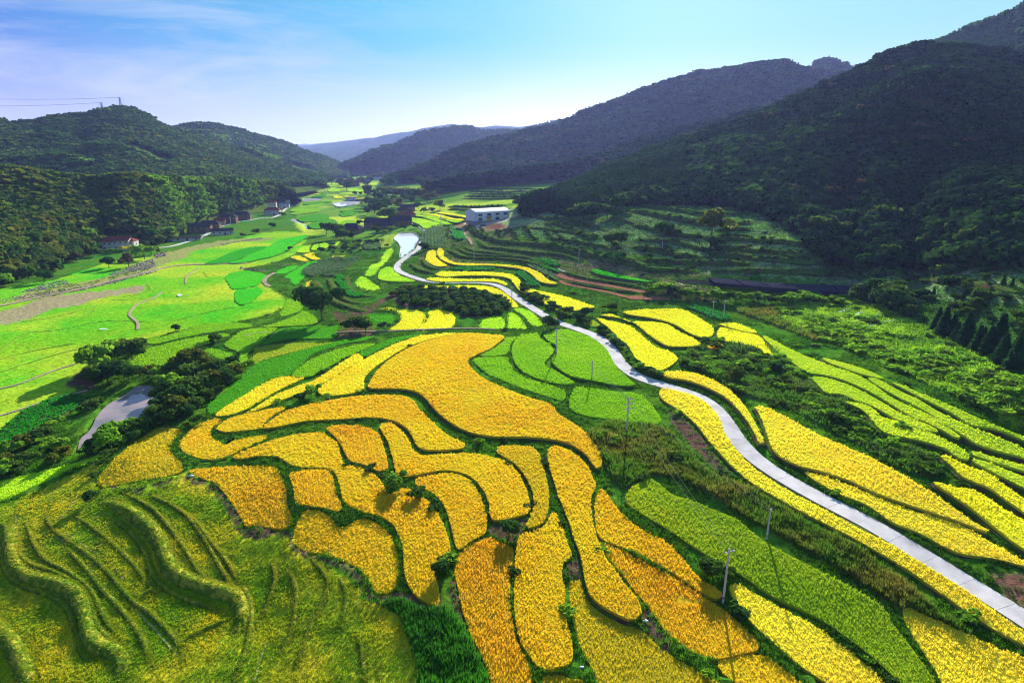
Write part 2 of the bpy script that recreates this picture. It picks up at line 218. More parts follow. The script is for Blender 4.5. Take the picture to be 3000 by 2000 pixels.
# ------------------------------------------------------------------ traced plots: (tile, crop, height offset, label, outline)
FIELDS = [l.split('|') for l in """E|gold|.3|large golden rice paddy in the centre, bounded below by a dark grassy bund|880,533 1010,538 1130,552 1100,590 1050,625 960,665 925,690 940,725 1000,780 1090,830 1190,870 1290,905 1380,930 1420,960 1450,1000 1520,1040 1590,1090 1640,1150 1680,1210 1697,1260 1690,1295 1660,1305 1630,1270 1590,1220 1500,1165 1400,1142 1250,1128 1100,1128 980,1113 880,1080 800,1030 730,970 680,910 620,868 520,852 360,850 358,810 390,760 450,700 540,640 650,590 760,560
E|yelgold|.1|long yellow rice paddy curving along the left edge of the large central paddy|60,850 100,895 250,880 325,860 330,790 385,735 465,680 555,625 690,575 850,538 830,533 700,543 600,562 450,620 300,700 150,790
D|yelgold|-.2|narrow golden rice strip between the green strips and the leafy pond trees|1230,1005 1300,950 1400,890 1500,830 1600,787 1750,787 1700,815 1560,885 1480,935 1390,983 1300,1008
D|yelgold|.1|slender golden rice strip beginning beside the tapering light green strip|1400,993 1450,968 1530,915 1640,862 1800,803 1900,742 2040,655 2088,682 2000,735 1880,808 1800,850 1700,887 1600,925 1500,965
D|green|-.2|long dark green rice strip climbing from the pond trees toward the field corner|1190,990 1195,940 1260,890 1350,820 1430,740 1520,690 1640,660 1780,620 1900,590 2040,565 2150,552 2100,578 2000,592 1900,618 1800,656 1730,718 1660,778 1560,796 1460,856 1360,916 1290,958 1230,998
D|lgreen|.0|light green rice wedge between the dark green strip and golden strips|1668,778 1780,783 1840,750 1960,692 2045,648 2160,598 2080,597 1960,622 1850,657 1760,702
D|green|.1|short dark green wedge at the head of the golden strips|2060,648 2100,668 2200,620 2330,570 2420,548 2350,548 2240,568 2165,600
D|gold|.0|small golden rice lobe under the left end of the long golden band|1240,1085 1260,1055 1330,1015 1450,988 1600,958 1635,968 1575,1000 1515,1050 1498,1078 1400,1092 1300,1100
D|gold|-.4|golden rice paddy hooked like a letter C around a grassy notch|1025,1180 1050,1130 1130,1060 1230,1025 1275,1028 1255,1052 1222,1070 1208,1100 1228,1135 1290,1172 1340,1147 1450,1122 1538,1117 1518,1145 1440,1180 1350,1220 1280,1250 1200,1260 1110,1243 1050,1215
E|gold|.1|long golden band arching over the smaller paddies and ending in a rounded foot|-255,1078 -225,1042 -140,988 0,943 120,918 250,898 400,887 540,892 610,917 650,975 720,1040 800,1110 870,1145 905,1165 902,1190 850,1200 700,1203 640,1188 612,1150 587,1100 542,1058 470,1028 350,1017 200,1027 0,1037 -130,1062 -220,1077
D|ygold2|-.5|leaf shaped yellow paddy standing alone beside the harvested terraces|552,1395 560,1360 620,1290 700,1210 800,1140 900,1085 980,1075 1062,1098 1008,1140 978,1190 998,1230 1038,1270 1055,1318 1000,1343 900,1367 780,1383 660,1408 590,1413
B|gold|-.2|big golden paddy flowing in an S from the left fields to a pointed foot|-630,262 -480,195 -310,140 -130,120 -62,150 -18,190 -2,250 25,300 128,328 198,368 243,420 265,470 310,460 370,435 405,455 420,490 500,512 548,572 588,642 622,742 627,800 588,840 545,870 530,910 560,990 565,1080 545,1118 480,1093 420,1050 372,980 357,900 348,780 322,700 282,640 203,600 93,570 22,530 -3,480 -13,430 -38,360 -88,328 -240,322 -310,298 -370,263 -460,258 -560,272
A|orange|-.5|orange rice paddy with a straight foot standing over a bare dark bank|1085,350 1120,330 1300,318 1500,310 1590,330 1622,380 1647,450 1652,530 1682,620 1677,658 1600,678 1480,660 1410,663 1382,620 1332,540 1292,480 1230,420 1150,385
A|orange|-.3|smallest squarish orange rice paddy, boxed in by bunds|1662,370 1690,347 1800,332 1880,337 1912,370 1928,440 1948,500 1967,545 1943,577 1860,557 1770,543 1695,528 1682,460
A|gold|-.6|kidney shaped golden paddy with a notch in its top edge|1682,690 1712,620 1742,572 1800,564 1870,582 1918,622 1945,662 2000,652 2040,622 2110,617 2188,652 2247,720 2286,820 2291,940 2268,1018 2210,1048 2150,1038 2120,978 2060,908 1960,858 1850,818 1750,808 1690,758
A|orange|-.1|orange lozenge paddy tucked under the long golden band|1872,100 1920,80 2000,80 2100,92 2168,120 2198,180 2222,260 2232,320 2200,343 2150,338 2090,308 2012,288 1977,240 1952,190 1912,140
B|gold|.0|golden paddy bending like a boomerang between the curled bunds|217,92 250,67 300,72 348,112 388,162 417,222 478,252 600,243 760,243 880,263 970,302 1028,370 1068,450 1087,530 1078,578 1030,598 900,627 852,600 843,520 803,440 742,378 660,347 560,342 430,367 350,377 312,350 292,270 262,170
B|gold|-.2|golden thumb shaped paddy inside the bend of the boomerang paddy|423,390 480,372 600,353 680,363 748,402 798,480 832,580 837,670 818,708 740,748 682,793 652,768 632,680 602,578 562,508 502,458 432,428
B|ygold2|.1|golden crescent paddy between the boomerang paddy and the long paddy|893,215 930,197 1080,202 1138,242 1168,332 1192,440 1192,550 1167,628 1110,662 1063,668 1068,627 1098,560 1098,470 1062,388 1012,318 942,268 897,238
B|gold|.1|very long golden paddy snaking down to a rounded tip near a white scrap|1182,230 1212,202 1290,212 1368,262 1417,312 1447,380 1467,430 1438,490 1438,580 1457,680 1487,760 1537,860 1617,970 1697,1060 1727,1130 1717,1168 1670,1197 1590,1167 1500,1117 1432,1058 1403,990 1388,920 1372,830 1332,720 1292,600 1242,480 1212,380 1187,300
B|gold|-.2|spear tipped golden paddy between the long paddy and a leafy bush|1007,740 1042,702 1110,683 1172,643 1215,570 1248,612 1277,680 1307,760 1327,830 1278,868 1272,940 1287,1020 1287,1100 1297,1200 1327,1310 1332,1418 1290,1457 1200,1482 1130,1467 1082,1408 1032,1328 1003,1230 988,1100 993,950 998,850
B|orange|-.4|orange rice paddy running off the bottom edge left of the spear tipped one|652,860 702,792 780,742 850,722 920,757 987,782 987,880 972,960 972,1080 987,1200 1017,1330 1077,1440 1107,1568 1150,1760 900,1760 852,1540 802,1400 742,1280 692,1140 662,1000 642,920
B|gold|-.3|golden paddy beginning as a narrow head and widening toward the utility pole|1457,490 1490,447 1530,472 1578,542 1638,612 1738,682 1858,742 1957,832 2027,922 2087,972 2187,1032 2192,1063 2150,1078 2050,1028 1932,948 1832,888 1702,818 1602,778 1502,738 1463,690 1453,600
B|orange|-.5|broad orange paddy reaching from the long paddy past the foot of the pole|1503,780 1530,767 1620,802 1740,862 1850,922 1950,972 2050,1042 2150,1102 2258,1182 2350,1272 2405,1338 2388,1373 2310,1388 2180,1418 2080,1408 2000,1368 1902,1298 1842,1238 1792,1168 1742,1098 1682,1028 1602,928 1532,848
B|ygold2|-.6|broad yellow gold paddy at the bottom edge with a green tinged head|1303,1000 1322,967 1378,972 1398,1042 1448,1102 1558,1172 1658,1217 1738,1262 1848,1362 1958,1432 2078,1502 2198,1570 2300,1700 2300,1790 1600,1790 1452,1500 1382,1378 1332,1228 1307,1100
B|ygold2|-.7|small yellow gold paddy corner cut off by the bottom edge|1142,1568 1162,1517 1240,1502 1320,1532 1400,1552 1450,1790 1142,1790
C|gold|-.7|short golden paddy below the broad orange one at the bottom edge|593,1430 650,1402 780,1393 878,1398 948,1452 1048,1532 1150,1620 1300,1790 900,1790 702,1568 612,1490
C|lgold|-.4|pale gold rice strip sloping down right of the pole|653,1012 702,987 780,1022 898,1092 1048,1172 1168,1232 1298,1332 1448,1442 1558,1562 1700,1790 1600,1790 1352,1650 1202,1548 1052,1448 902,1318 782,1208 692,1098
C|ygreen|-.1|broad green and yellow paddy between the grassy slope and golden paddies|72,470 102,432 190,382 258,412 328,472 420,502 548,552 698,612 798,692 898,762 1048,842 1168,902 1298,972 1428,1042 1558,1132 1608,1222 1698,1332 1798,1472 1900,1620 2050,1790 1880,1790 1652,1568 1502,1428 1352,1308 1202,1208 1052,1128 902,1058 752,958 602,868 452,778 302,678 152,588 62,520
C|lgold|-.3|yellow gold paddy filling the bottom right corner under the roadside strip|1652,1140 1680,1120 1780,1162 1900,1212 2050,1282 2200,1352 2352,1402 2600,1480 2600,1790 2050,1790 1852,1500 1752,1348 1672,1218
C|lgold|.0|long pale gold strip hugging the near side of the concrete road|255,-110 280,-132 380,-112 480,-82 560,-22 607,40 632,110 680,190 730,250 790,310 890,385 1040,475 1160,535 1340,635 1550,738 1750,855 1950,975 2100,1075 2250,1185 2352,1255 2480,1340 2480,1430 2352,1340 2200,1260 2050,1170 1900,1060 1700,920 1500,800 1300,690 1100,590 900,480 800,420 700,340 620,260 540,170 480,92 430,42 370,-3 300,-48 260,-83
F|lgold|.5|slim gold crescent paddy above the road bend|275,770 320,752 420,755 520,780 620,830 700,890 760,960 810,1040 850,1120 862,1160 830,1160 800,1100 750,1020 690,950 620,890 520,840 420,805 320,790
C|lgold|.4|big pale gold paddy right of the road, pointed at both ends|805,-20 840,-30 920,0 1020,50 1150,120 1300,190 1450,250 1600,330 1720,400 1850,480 1980,570 2080,640 2143,670 2138,693 2000,638 1850,588 1700,538 1500,468 1350,398 1200,348 1050,308 950,258 902,210 877,140 850,60 820,0
C|lgold|.0|narrow gold strip between the big pale gold paddy and the road verge|1095,347 1200,367 1350,423 1500,483 1700,563 1850,603 2000,653 2120,723 2250,793 2352,853 2550,920 2550,940 2352,888 2200,848 2000,818 1900,778 1750,698 1600,638 1450,538 1300,478 1150,398
C|yellow|.5|yellow strip right of the big pale gold paddy, blunt at its upper end|1827,402 1880,407 1950,432 2050,443 2150,493 2250,563 2352,623 2550,760 2550,900 2352,788 2250,718 2150,638 2050,558 1950,488 1870,438
C|yellow|.8|yellow strip leaving the frame beside a bushy gully|1872,257 1930,262 2030,312 2150,353 2250,423 2352,493 2550,620 2550,710 2352,578 2250,508 2150,438 2050,398 1990,368 1930,308
F|lime|.7|long lime green strip starting at the thin dark line beside the small hooked paddy|848,552 880,553 950,592 1050,642 1150,682 1250,722 1400,772 1500,832 1600,902 1750,972 1850,1022 1950,1092 1998,1130 1960,1133 1880,1088 1780,1038 1700,1008 1600,948 1500,888 1400,838 1300,798 1200,773 1100,758 1042,718 962,663 902,608
F|lime|.9|thin lime sliver along the weedy slope|1192,674 1240,682 1350,712 1450,742 1555,793 1500,788 1400,763 1300,728 1220,698
F|lime|.5|lime paddy widening from a point just above the dark shrubby hillock|1133,787 1180,782 1300,812 1420,862 1550,932 1650,992 1780,1042 1868,1093 1800,1093 1700,1060 1600,1018 1480,950 1380,918 1300,883 1222,878 1172,838
F|lime|.4|lowest lime paddy beside the shrubby hillock, rounded at its lower end|1303,920 1380,927 1480,957 1540,1012 1650,1042 1800,1092 1900,1142 2000,1192 2043,1232 2038,1258 1980,1248 1880,1188 1750,1148 1600,1118 1530,1088 1482,1038 1442,988 1370,948
F|lime|.8|lime strip running unbroken to the right edge of the picture|1453,792 1520,797 1620,852 1750,912 1850,972 1950,1022 2080,1082 2200,1122 2352,1192 2550,1270 2550,1320 2352,1248 2200,1208 2080,1168 2000,1118 1900,1058 1800,988 1680,928 1550,858
F|lime|1.|uppermost narrow lime strip under the weedy slope|1593,817 1650,827 1750,872 1850,912 1950,952 2060,1002 2200,1062 2352,1122 2550,1200 2550,1225 2352,1148 2200,1088 2050,1058 1950,998 1850,948 1750,898
C|lime|.6|short lime strip meeting the right edge under two thin ones|2062,267 2150,292 2250,332 2352,372 2550,460 2550,520 2352,438 2250,388 2150,338 2060,288
C|lime|.7|thin lime strip between two dark bunds at the right edge|2053,222 2150,252 2300,292 2550,360 2550,400 2352,343 2200,298 2060,248
F|yellow|.5|tiny yellow green sliver capping the small hooked paddy|602,482 700,477 770,502 828,533 760,528 680,508
F|yellow|.3|small yellow paddy hooked like a finger above the shrubby hillock|602,502 650,507 720,527 828,547 878,600 943,680 933,698 902,693 862,648 820,618 760,603 680,588 592,568
F|yellow|.5|rounded bright yellow paddy above the road, with an orange margin|52,412 120,402 250,397 360,394 430,412 500,452 558,492 575,520 558,553 510,560 440,538 350,488 280,463 180,443 82,428
E|yellow|.3|yellow paddy with a thin neck below the rounded one|1682,432 1760,430 1850,467 1900,467 2050,477 2130,522 2218,562 2262,600 2200,610 2080,608 2010,578 1940,528 1880,478 1790,448
E|yellow|.0|large teardrop yellow paddy beside the road|1663,452 1750,467 1850,492 1930,552 2000,612 2080,637 2128,670 2108,708 2050,743 1990,750 1922,718 1872,658 1832,598 1772,558 1732,508
E|ygreen|-.2|small dull yellow green wedge between road shrubs and the teardrop paddy|1572,472 1640,460 1698,500 1640,498
F|orange|.0|tiny round orange plot in the shrubs below the yellow paddies|527,605 560,587 610,592 628,605 590,626 540,620
E|yellow|.4|long lemon strip widening to a blunt end above the road|737,200 770,182 850,184 1000,184 1130,191 1208,216 1248,270 1320,291 1430,312 1550,347 1646,380 1620,393 1480,413 1422,398 1332,348 1272,313 1212,288 1177,240 1150,219 1050,207 900,207 780,213
E|yellow|.0|thin lemon strip lying against the upper side of the road|683,222 740,216 800,221 950,226 1080,226 1153,250 1138,263 1080,244 950,239 780,243 700,233
E|yellow|-.2|lemon strip curving over the dark orchard, just under the road|623,271 680,263 830,266 950,261 1060,271 1130,301 1188,346 1217,385 1170,386 1122,348 1062,309 980,287 850,279 700,279
E|limeyel|-.3|lime leaf shaped plot touching the road beside a pole|1183,400 1230,392 1290,412 1338,460 1356,488 1310,498 1272,478 1242,438
E|limeyel|-.5|lime triangular plot between two bunds under the road|1143,450 1172,412 1218,442 1257,490 1262,513 1200,513 1147,508 1152,480
E|limeyel|-.7|square lime plot at the right end of the orchard|983,505 1012,452 1050,442 1110,442 1138,465 1138,500 1118,518 1040,520
E|yellow|-.6|square yellow plot at the left end of the orchard|638,522 692,452 692,412 750,404 820,412 852,450 847,490 818,513 740,520
E|yellow|-.8|yellow plot wrapped around the small dark green one|462,520 502,490 537,455 522,425 472,405 412,398 450,387 550,397 650,407 687,440 677,475 638,513 560,523
E|green|-1.|small dark green plot held in the bend of the yellow one|337,440 370,424 440,420 500,427 528,450 508,480 460,506 402,493
E|yelgold|.3|stubby gold block at the start of the uppermost terraced strip|677,110 692,67 740,64 743,100 778,130 806,150 740,153 692,130
E|yelgold|.5|long thin gold strip curving across the brown terraces|742,70 760,44 785,62 790,97 850,131 930,136 1100,141 1250,156 1340,191 1390,231 1445,252 1400,254 1330,239 1270,189 1200,164 1050,149 900,149 810,134 757,104
E|bright|.4|isolated vivid green strip at the edge of the shaded terraces|1637,171 1680,172 1800,201 1985,239 1940,241 1750,214 1647,189
E|limeyel|.0|lime plot inside the road bend by the white pond|402,210 422,172 480,157 508,185 560,216 628,238 560,243 460,238 412,228
E|limeyel|-.5|tall lime plot left of the white pond|327,200 362,147 412,132 442,72 493,47 493,85 458,130 418,165 388,205 345,210
E|limeyel|-.9|lime plot below the tall one, shaped like an egg|277,260 292,217 340,217 380,247 420,275 398,293 340,296
D|yelgold|-1.|narrow upright gold plot beside the lone round tree|1752,245 1798,242 1808,300 1767,303
E|lgreen|.2|green paddy with a pole shadow, filling the bend of the road|1362,540 1450,514 1530,522 1640,562 1718,622 1757,690 1797,750 1882,828 1780,833 1650,808 1540,788 1472,758 1402,700 1422,660 1432,610 1382,580
E|lgreen|.0|round green paddy left of the road bend crossed by a pole shadow|1172,640 1182,592 1222,547 1348,532 1338,560 1398,600 1418,640 1368,700 1368,720 1448,760 1538,820 1440,826 1330,798 1242,758 1192,708
E|lgreen|-.1|small green wedge beside the round green paddy|987,660 1060,627 1110,592 1150,562 1203,562 1168,600 1148,653 1050,666
E|lgreen|-.3|green crescent lying along the large central golden paddy|947,690 985,672 1148,670 1162,710 1217,770 1330,812 1430,842 1487,870 1472,923 1400,903 1280,868 1150,818 1052,778 982,728
E|lgreen|-.2|green paddy below the road bend next to the double armed pole|1503,960 1532,852 1600,847 1740,862 1850,872 1928,892 1987,950 2037,1030 2000,1058 1900,1048 1750,1028 1602,1008
D|lgreen|-.3|uppermost long green strip at the edge of the flat pasture|822,575 900,552 1050,522 1150,492 1250,477 1400,477 1452,490 1430,503 1300,518 1150,543 1000,573 900,598 842,593
D|lgreen|-.5|broad green paddy above the dark pond trees|738,715 790,667 850,622 950,597 1100,562 1250,537 1328,541 1300,558 1200,578 1128,603 1078,658 1000,708 900,723 800,726
D|lgreen|-.6|small green triangle between two gullies of shrubs|1142,620 1200,614 1280,637 1348,651 1352,700 1300,698 1220,668
D|lgreen|-.2|green paddy with a narrow stem running down to the pond trees|1287,600 1340,552 1420,512 1560,502 1588,511 1508,580 1468,610 1428,650 1418,713 1362,713 1373,650 1302,618
D|lgreen|.0|green wedge beneath the lone round tree|1503,500 1600,472 1700,432 1740,407 1798,431 1827,465 1780,488 1600,498
D|green|-.1|shadowed green plot below the lone round tree|1483,603 1532,570 1602,513 1750,497 1928,492 1937,510 1912,563 1800,568 1650,568 1550,593
D|lgreen|-.4|small upright green plot left of the lone round tree|1608,438 1642,347 1690,342 1738,352 1738,400 1690,423
D|olgreen|-.3|olive yellow paddy cut into the green strips|1453,718 1457,632 1502,612 1650,592 1850,592 1945,587 1800,618 1650,653 1520,688
D|bright|-.2|vivid green paddy standing alone in the pasture|1292,220 1312,197 1380,180 1450,182 1528,202 1518,230 1468,263 1400,278 1330,283 1312,255
D|bright|-.3|lower vivid green paddy joined to the lone one|1353,290 1430,282 1480,270 1512,300 1478,328 1430,363 1382,373 1348,350
K|bright2|.0|darker vivid green half of the paired paddies along the stony river|580,1258 700,1210 860,1140 1000,1095 1150,1065 1300,1062 1290,1085 1130,1145 1000,1195 850,1245
K|bright|.1|brightest green half of the paired paddies along the stony river|860,1250 1000,1205 1090,1155 1200,1115 1310,1070 1330,1050 1450,987 1600,952 1770,930 1700,988 1570,1068 1535,1108 1350,1178 1200,1208 1050,1243
K|bright|-.5|vivid green tapering plot above a winding path|1385,1368 1500,1302 1620,1277 1705,1277 1620,1318 1540,1368 1450,1373
K|bright|-.3|vivid green paddy shaped like a boot between path and yellow plots|1495,1410 1650,1312 1780,1242 1925,1232 1850,1308 1750,1398 1690,1448 1640,1508 1582,1478 1552,1430
A|limeyel|-.6|bright green strip along the upper edge of the harvested terraces|-150,440 0,400 120,370 300,330 480,280 620,225 688,212 640,248 500,308 350,368 200,428 80,488 0,518 -150,580
K|limeyel|.0|lime petal shaped plot, leftmost of four in the gully|1635,1120 1682,1072 1770,1042 1815,1042 1788,1080 1795,1120 1720,1133
K|limeyel|.1|lime petal shaped plot, second of four in the gully|1803,1093 1832,1042 1888,1032 1897,1060 1892,1088 1842,1103
K|limeyel|.2|lime petal shaped plot, third of four in the gully|1903,1068 1903,1037 1960,1017 2017,1037 1997,1068 1940,1088
K|limeyel|.3|lime petal shaped plot, last of four in the gully|2028,1050 2042,1012 2137,994 2127,1030 2088,1056
K|yelgold|-.3|small bright yellow plot on a dark bank below the lime petals|1568,1180 1688,1167 1787,1225 1768,1233 1652,1218
K|yelgold|-.1|small bright yellow plot notched by a round shrub|1723,1160 1780,1137 1848,1132 1868,1180 1925,1200 1900,1213 1812,1208
K|yelgold|.0|thin bright yellow plot beside grey vegetable rows|1973,1218 2050,1177 2195,1167 2180,1178 2060,1213
I|limeyel|.4|lowest lime strip of the stepped plots below the white shed|180,757 300,752 468,830 430,853 350,853 302,810
I|limeyel|.6|second lime strip of the stepped plots below the white shed|133,740 250,736 420,761 585,815 480,833 332,775
I|limeyel|.8|third lime strip of the stepped plots below the white shed|342,726 450,731 560,761 677,800 640,810 592,810 442,756
I|limeyel|1.|fourth lime strip of the stepped plots below the white shed|262,711 340,702 480,717 600,752 785,770 768,783 700,788 560,751
I|yellow|1.2|yellow strip of the stepped plots, second from the top beside the shed|332,691 420,687 560,702 700,737 825,751 798,766 640,753 470,711
I|yellow|1.4|topmost yellow strip of the stepped plots beside the shed|523,681 600,672 720,687 875,715 848,733 732,714
H|lgreen|.0|wide pale green valley floor of fields under the far hills|315,265 480,237 640,207 830,182 1065,183 1000,210 890,229 995,262 900,288 640,293 420,288
H|yellow|.0|tiny far yellow plot at the foot of the forested hill|292,284 368,281 348,298 312,298
H|yellow|.0|far yellow plot beside the forested hill, under the wide valley floor|413,320 520,306 700,311 735,334 620,343 450,343
H|yelgold|.0|far pale yellow strip reaching toward the hamlet trees|763,309 900,301 1050,267 1200,276 1100,299 960,316
H|limeyel|.0|far lime plot under the pale yellow strip|783,322 950,319 1005,330 950,353 860,358 832,335
H|yellow|.0|far yellow plot just above the highest pond|623,376 720,357 797,361 758,394 650,400
H|limeyel|.0|small far lime plot left of the solitary valley tree|833,385 880,371 937,373 937,390
H|limeyel|.0|far lime plot right of the solitary valley tree|1017,405 1080,401 1157,406 1147,433 1032,436
H|limeyel|.0|narrow far lime plot behind the solitary valley tree|1013,373 1060,360 1147,363 1107,393 1022,398
H|limeyel|.0|far lime strip in front of the hamlet trees|1263,405 1330,403 1493,425 1480,436 1262,436
H|yellow|.0|yellow sliver between the two upper ponds|743,456 860,449 955,438 900,464 820,476 760,473
H|green|.0|green wedge between the two upper ponds|823,494 900,466 1005,451 977,489 900,496
H|yellow|.0|small yellow plot beside the field shack|1083,486 1140,481 1215,505 1100,510
H|yellow|.0|yellow plot behind the third pond|1193,486 1300,483 1435,500 1400,518 1300,516
H|limeyel|.0|tiny lime plot above the yellow ones by the field shack|1123,450 1180,441 1235,460 1160,463
H|green|.0|narrow green strip directly below the second pond|733,574 850,556 1055,546 1040,559 900,577 760,586
H|lgreen|.0|upper green strip beside the village road|585,658 640,622 760,597 880,577 990,572 930,603 800,638 640,663
H|lgreen|.0|lower green strip beside the village road|585,689 700,652 880,627 945,650 820,678 660,695
H|green|.0|rolling green plot beside the stream|665,745 800,702 1000,692 1028,740 900,773 750,783
H|green|.0|dark green plot in the bend of the stream|793,810 900,777 1060,747 1135,790 1110,815 950,858 842,858
H|green|.0|green plot under the village woods, upper one|1163,650 1385,641 1375,664 1200,666
H|green|.0|green plot under the village woods, middle one|1153,680 1260,667 1347,676 1300,708 1180,718
H|lgreen|.0|pale green plot behind the pair of valley trees|1153,800 1240,762 1345,771 1337,799 1200,828
H|bright|.0|tiny green plot by the far hamlet, left one|1588,359 1647,370 1600,379
H|bright|.0|thin green plot by the far hamlet, upper one|1803,311 1925,325 1900,329
H|bright|.0|tiny green plot by the far hamlet, right one|1893,351 1977,353 1900,361""".split('\n')]
# vegetable beds and bare plots: (tile, crop, label, outline)
PLOTS = [l.split('|') for l in """E|veg|dark leafy vegetable bed split into three beside the lemon strip|1203,196 1240,194 1308,238 1343,268 1300,273 1262,263 1250,240
E|veg|thin dark vegetable bed under the long gold strip|862,166 1050,166 1048,179 870,181
E|veg2|grey green vegetable bed hugging the outer curve of the gold strip|1255,149 1330,162 1400,200 1438,240 1392,226 1332,187 1270,160
E|veg|short green vegetable bed, highest on the brown terraces|1312,116 1400,126 1447,155 1400,158 1332,134
E|veg|long green vegetable bed on the brown terraces|1263,126 1340,146 1440,188 1400,188 1290,144
N|soil|reddish ploughed strip, upper one by the shaded terraces|87,985 150,980 350,1020 700,1100 1165,1190 1155,1213 900,1168 600,1118 250,1058 112,1010
N|soil|reddish ploughed strip, lower one by the shaded terraces|155,1062 400,1122 700,1182 900,1230 940,1245 900,1258 700,1206 450,1156 200,1108
N|soil|bare reddish square plot above the bushy bank|935,1250 980,1237 1160,1237 1100,1282 950,1273
N|soil|bare reddish wedge plot above the bushy bank|1185,1247 1320,1247 1440,1278 1300,1287 1125,1283
F|veg|dark green wedge of crops with a pole at its tip|412,386 500,391 600,421 675,459 600,463 542,448 472,418
D|vegd|dark leafy crop field beside the brown pond|-100,1130 0,1100 100,1012 250,932 400,892 475,902 457,958 350,1018 250,1058 150,1118 60,1158 -100,1230
D|veg2|grey green vegetable rows under the thin yellow plot|1740,185 1860,120 1960,108 1960,120 1850,190 1790,215
D|veg2|grey green vegetable rows reaching toward the lime plots|1850,200 1960,130 2060,100 2050,120 1960,190 1900,215
D|vegd|blue green crescent bed inside the terraced bowl|1930,215 1960,210 1980,260 2030,300 2090,325 2010,328 1950,280
H|veg2|dim green garden plot right of the white pond|2130,900 2352,830 2352,1070 2250,1080 2100,1030
H|veg2|small striped garden beside the white pond|1430,1030 1600,1010 1610,1090 1440,1100
I|veg|leafy garden plot below the white shed|690,880 780,875 820,985 740,985 680,950""".split('\n')]
# land cover painted on the ground: (tile, cover, outline)
COVER = [l.split('|') for l in """O|plain|-400,760 0,665 130,640 260,600 420,575 600,535 700,535 690,570 640,600 560,620 620,660 660,700 560,735 400,760 320,800 250,810 190,880 100,940 0,1010 -400,1250
O|dull|-500,1300 0,1160 150,1100 230,1060 222,1115 420,1090 440,1080 500,1150 560,1230 680,1230 740,1290 860,1380 930,1400 965,1568 1000,2300 -600,2300
O|dry|1350,990 1440,965 1500,980 1560,1010 1620,1080 1700,1110 1850,1200 2000,1280 2150,1400 2300,1510 2352,1568 2250,1520 2070,1400 1900,1290 1750,1210 1600,1120 1500,1090 1430,1120 1385,1060
O|scrub|1560,830 1650,775 1800,810 1900,860 1960,930 2100,1020 2170,1080 2100,1095 1950,1010 1800,935 1700,905 1620,860
O|bscrub|1740,730 1850,700 1960,700 2100,740 2250,820 2352,880 2600,940 2600,1110 2352,985 2200,915 2050,845 1900,785 1780,745
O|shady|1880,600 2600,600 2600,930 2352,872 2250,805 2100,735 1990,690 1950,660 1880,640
O|brown|1690,712 1760,705 1830,730 1880,780 1850,775 1760,740
O|rows|1790,715 1960,692 2080,745 1960,800 1860,765
F|soil|322,985 360,1010 430,1060 520,1150 600,1260 668,1350 600,1345 500,1245 400,1145 325,1050
C|soil2|2150,940 2300,930 2600,1010 2600,1250 2352,1140 2230,1040
O|terr|1200,465 1320,500 1430,470 1650,470 1760,490 1850,540 1880,590 2000,610 2600,620 2600,700 2352,700 1960,668 1850,640 1620,628 1500,590 1350,570 1180,535 1140,515
O|brownt|960,620 985,560 1040,525 1060,505 1160,515 1200,555 1400,600 1640,635 1640,690 1500,680 1400,650 1300,655 1200,600 1060,612
O|soil2|700,560 740,600
E|earth|490,290 600,285 700,285 850,290 980,300 1060,320 1130,360 1160,400 1060,440 980,450 880,450 820,400 650,395 540,390 480,340
O|mud|-200,720 0,715 80,690 160,675 260,665 330,655 320,672 250,680 180,700 100,715 0,745 -200,760
O|mud|60,735 0,745 0,722 100,712
D|earth|1900,420 2050,430 2110,470 2150,545 2000,570 1930,560 1960,500
D|earth|1990,420 2120,380 2240,310 2352,250 2330,300 2200,370 2100,440
D|earth|380,840 480,740 570,640 560,680 500,780 560,840 500,870
B|earth|850,660 900,640 1040,620 1050,680 1000,730 990,770 930,740 850,710
B|earth|1290,880 1370,850 1380,960 1300,965
B|earth|1700,1190 1760,1140 1800,1220 1900,1350 1850,1360 1740,1250
B|earth|100,1060 230,1070 330,1040 560,1090 560,1140 480,1140 200,1120
B|earth|620,980 660,980 700,1150 860,1560 820,1600 700,1250 630,1060
A|earth|540,1420 560,450 700,455 850,430 1050,385 1080,350 1130,390 1240,440 1300,500 1350,560 1400,680 1500,665 1650,690 1700,780 1850,840 1980,880 2080,960 2130,1060 2210,1070 2200,1110 2110,1090 2050,980 1940,900 1780,870 1660,800 1640,720 1400,740 1300,580 1220,470 1050,410 850,460 700,490 570,500
B|lush|60,1090 200,1110 330,1090 480,1150 620,1150 700,1250 800,1450 860,1620 860,1800 480,1800 440,1500 380,1300 300,1160
O|far|600,410 1240,400 1240,470 1060,480 1000,530 700,540 690,450
H|paleg|1430,1000 1780,930 1790,1000 1700,1080 1430,1110
K|river|0,1180 200,1120 450,1060 750,1000 1000,980 1250,970 1400,975 1300,1000 1000,1010 750,1060 450,1130 350,1200 200,1240 0,1330 -300,1430 -800,1560 -1500,1700 -1500,1600 -800,1470 -300,1340
I|yardc|820,770 960,780 1290,750 1300,780 1180,800 1060,830 1010,860 950,850 960,800 830,810
I|soil2|1080,830 1250,800 1280,840 1150,860
J|soilr|100,100 300,115 560,150 640,160 620,182 440,180 200,140
J|soilr|890,215 1000,203 1220,210 1180,240 1000,250 900,235""".split('\n')]
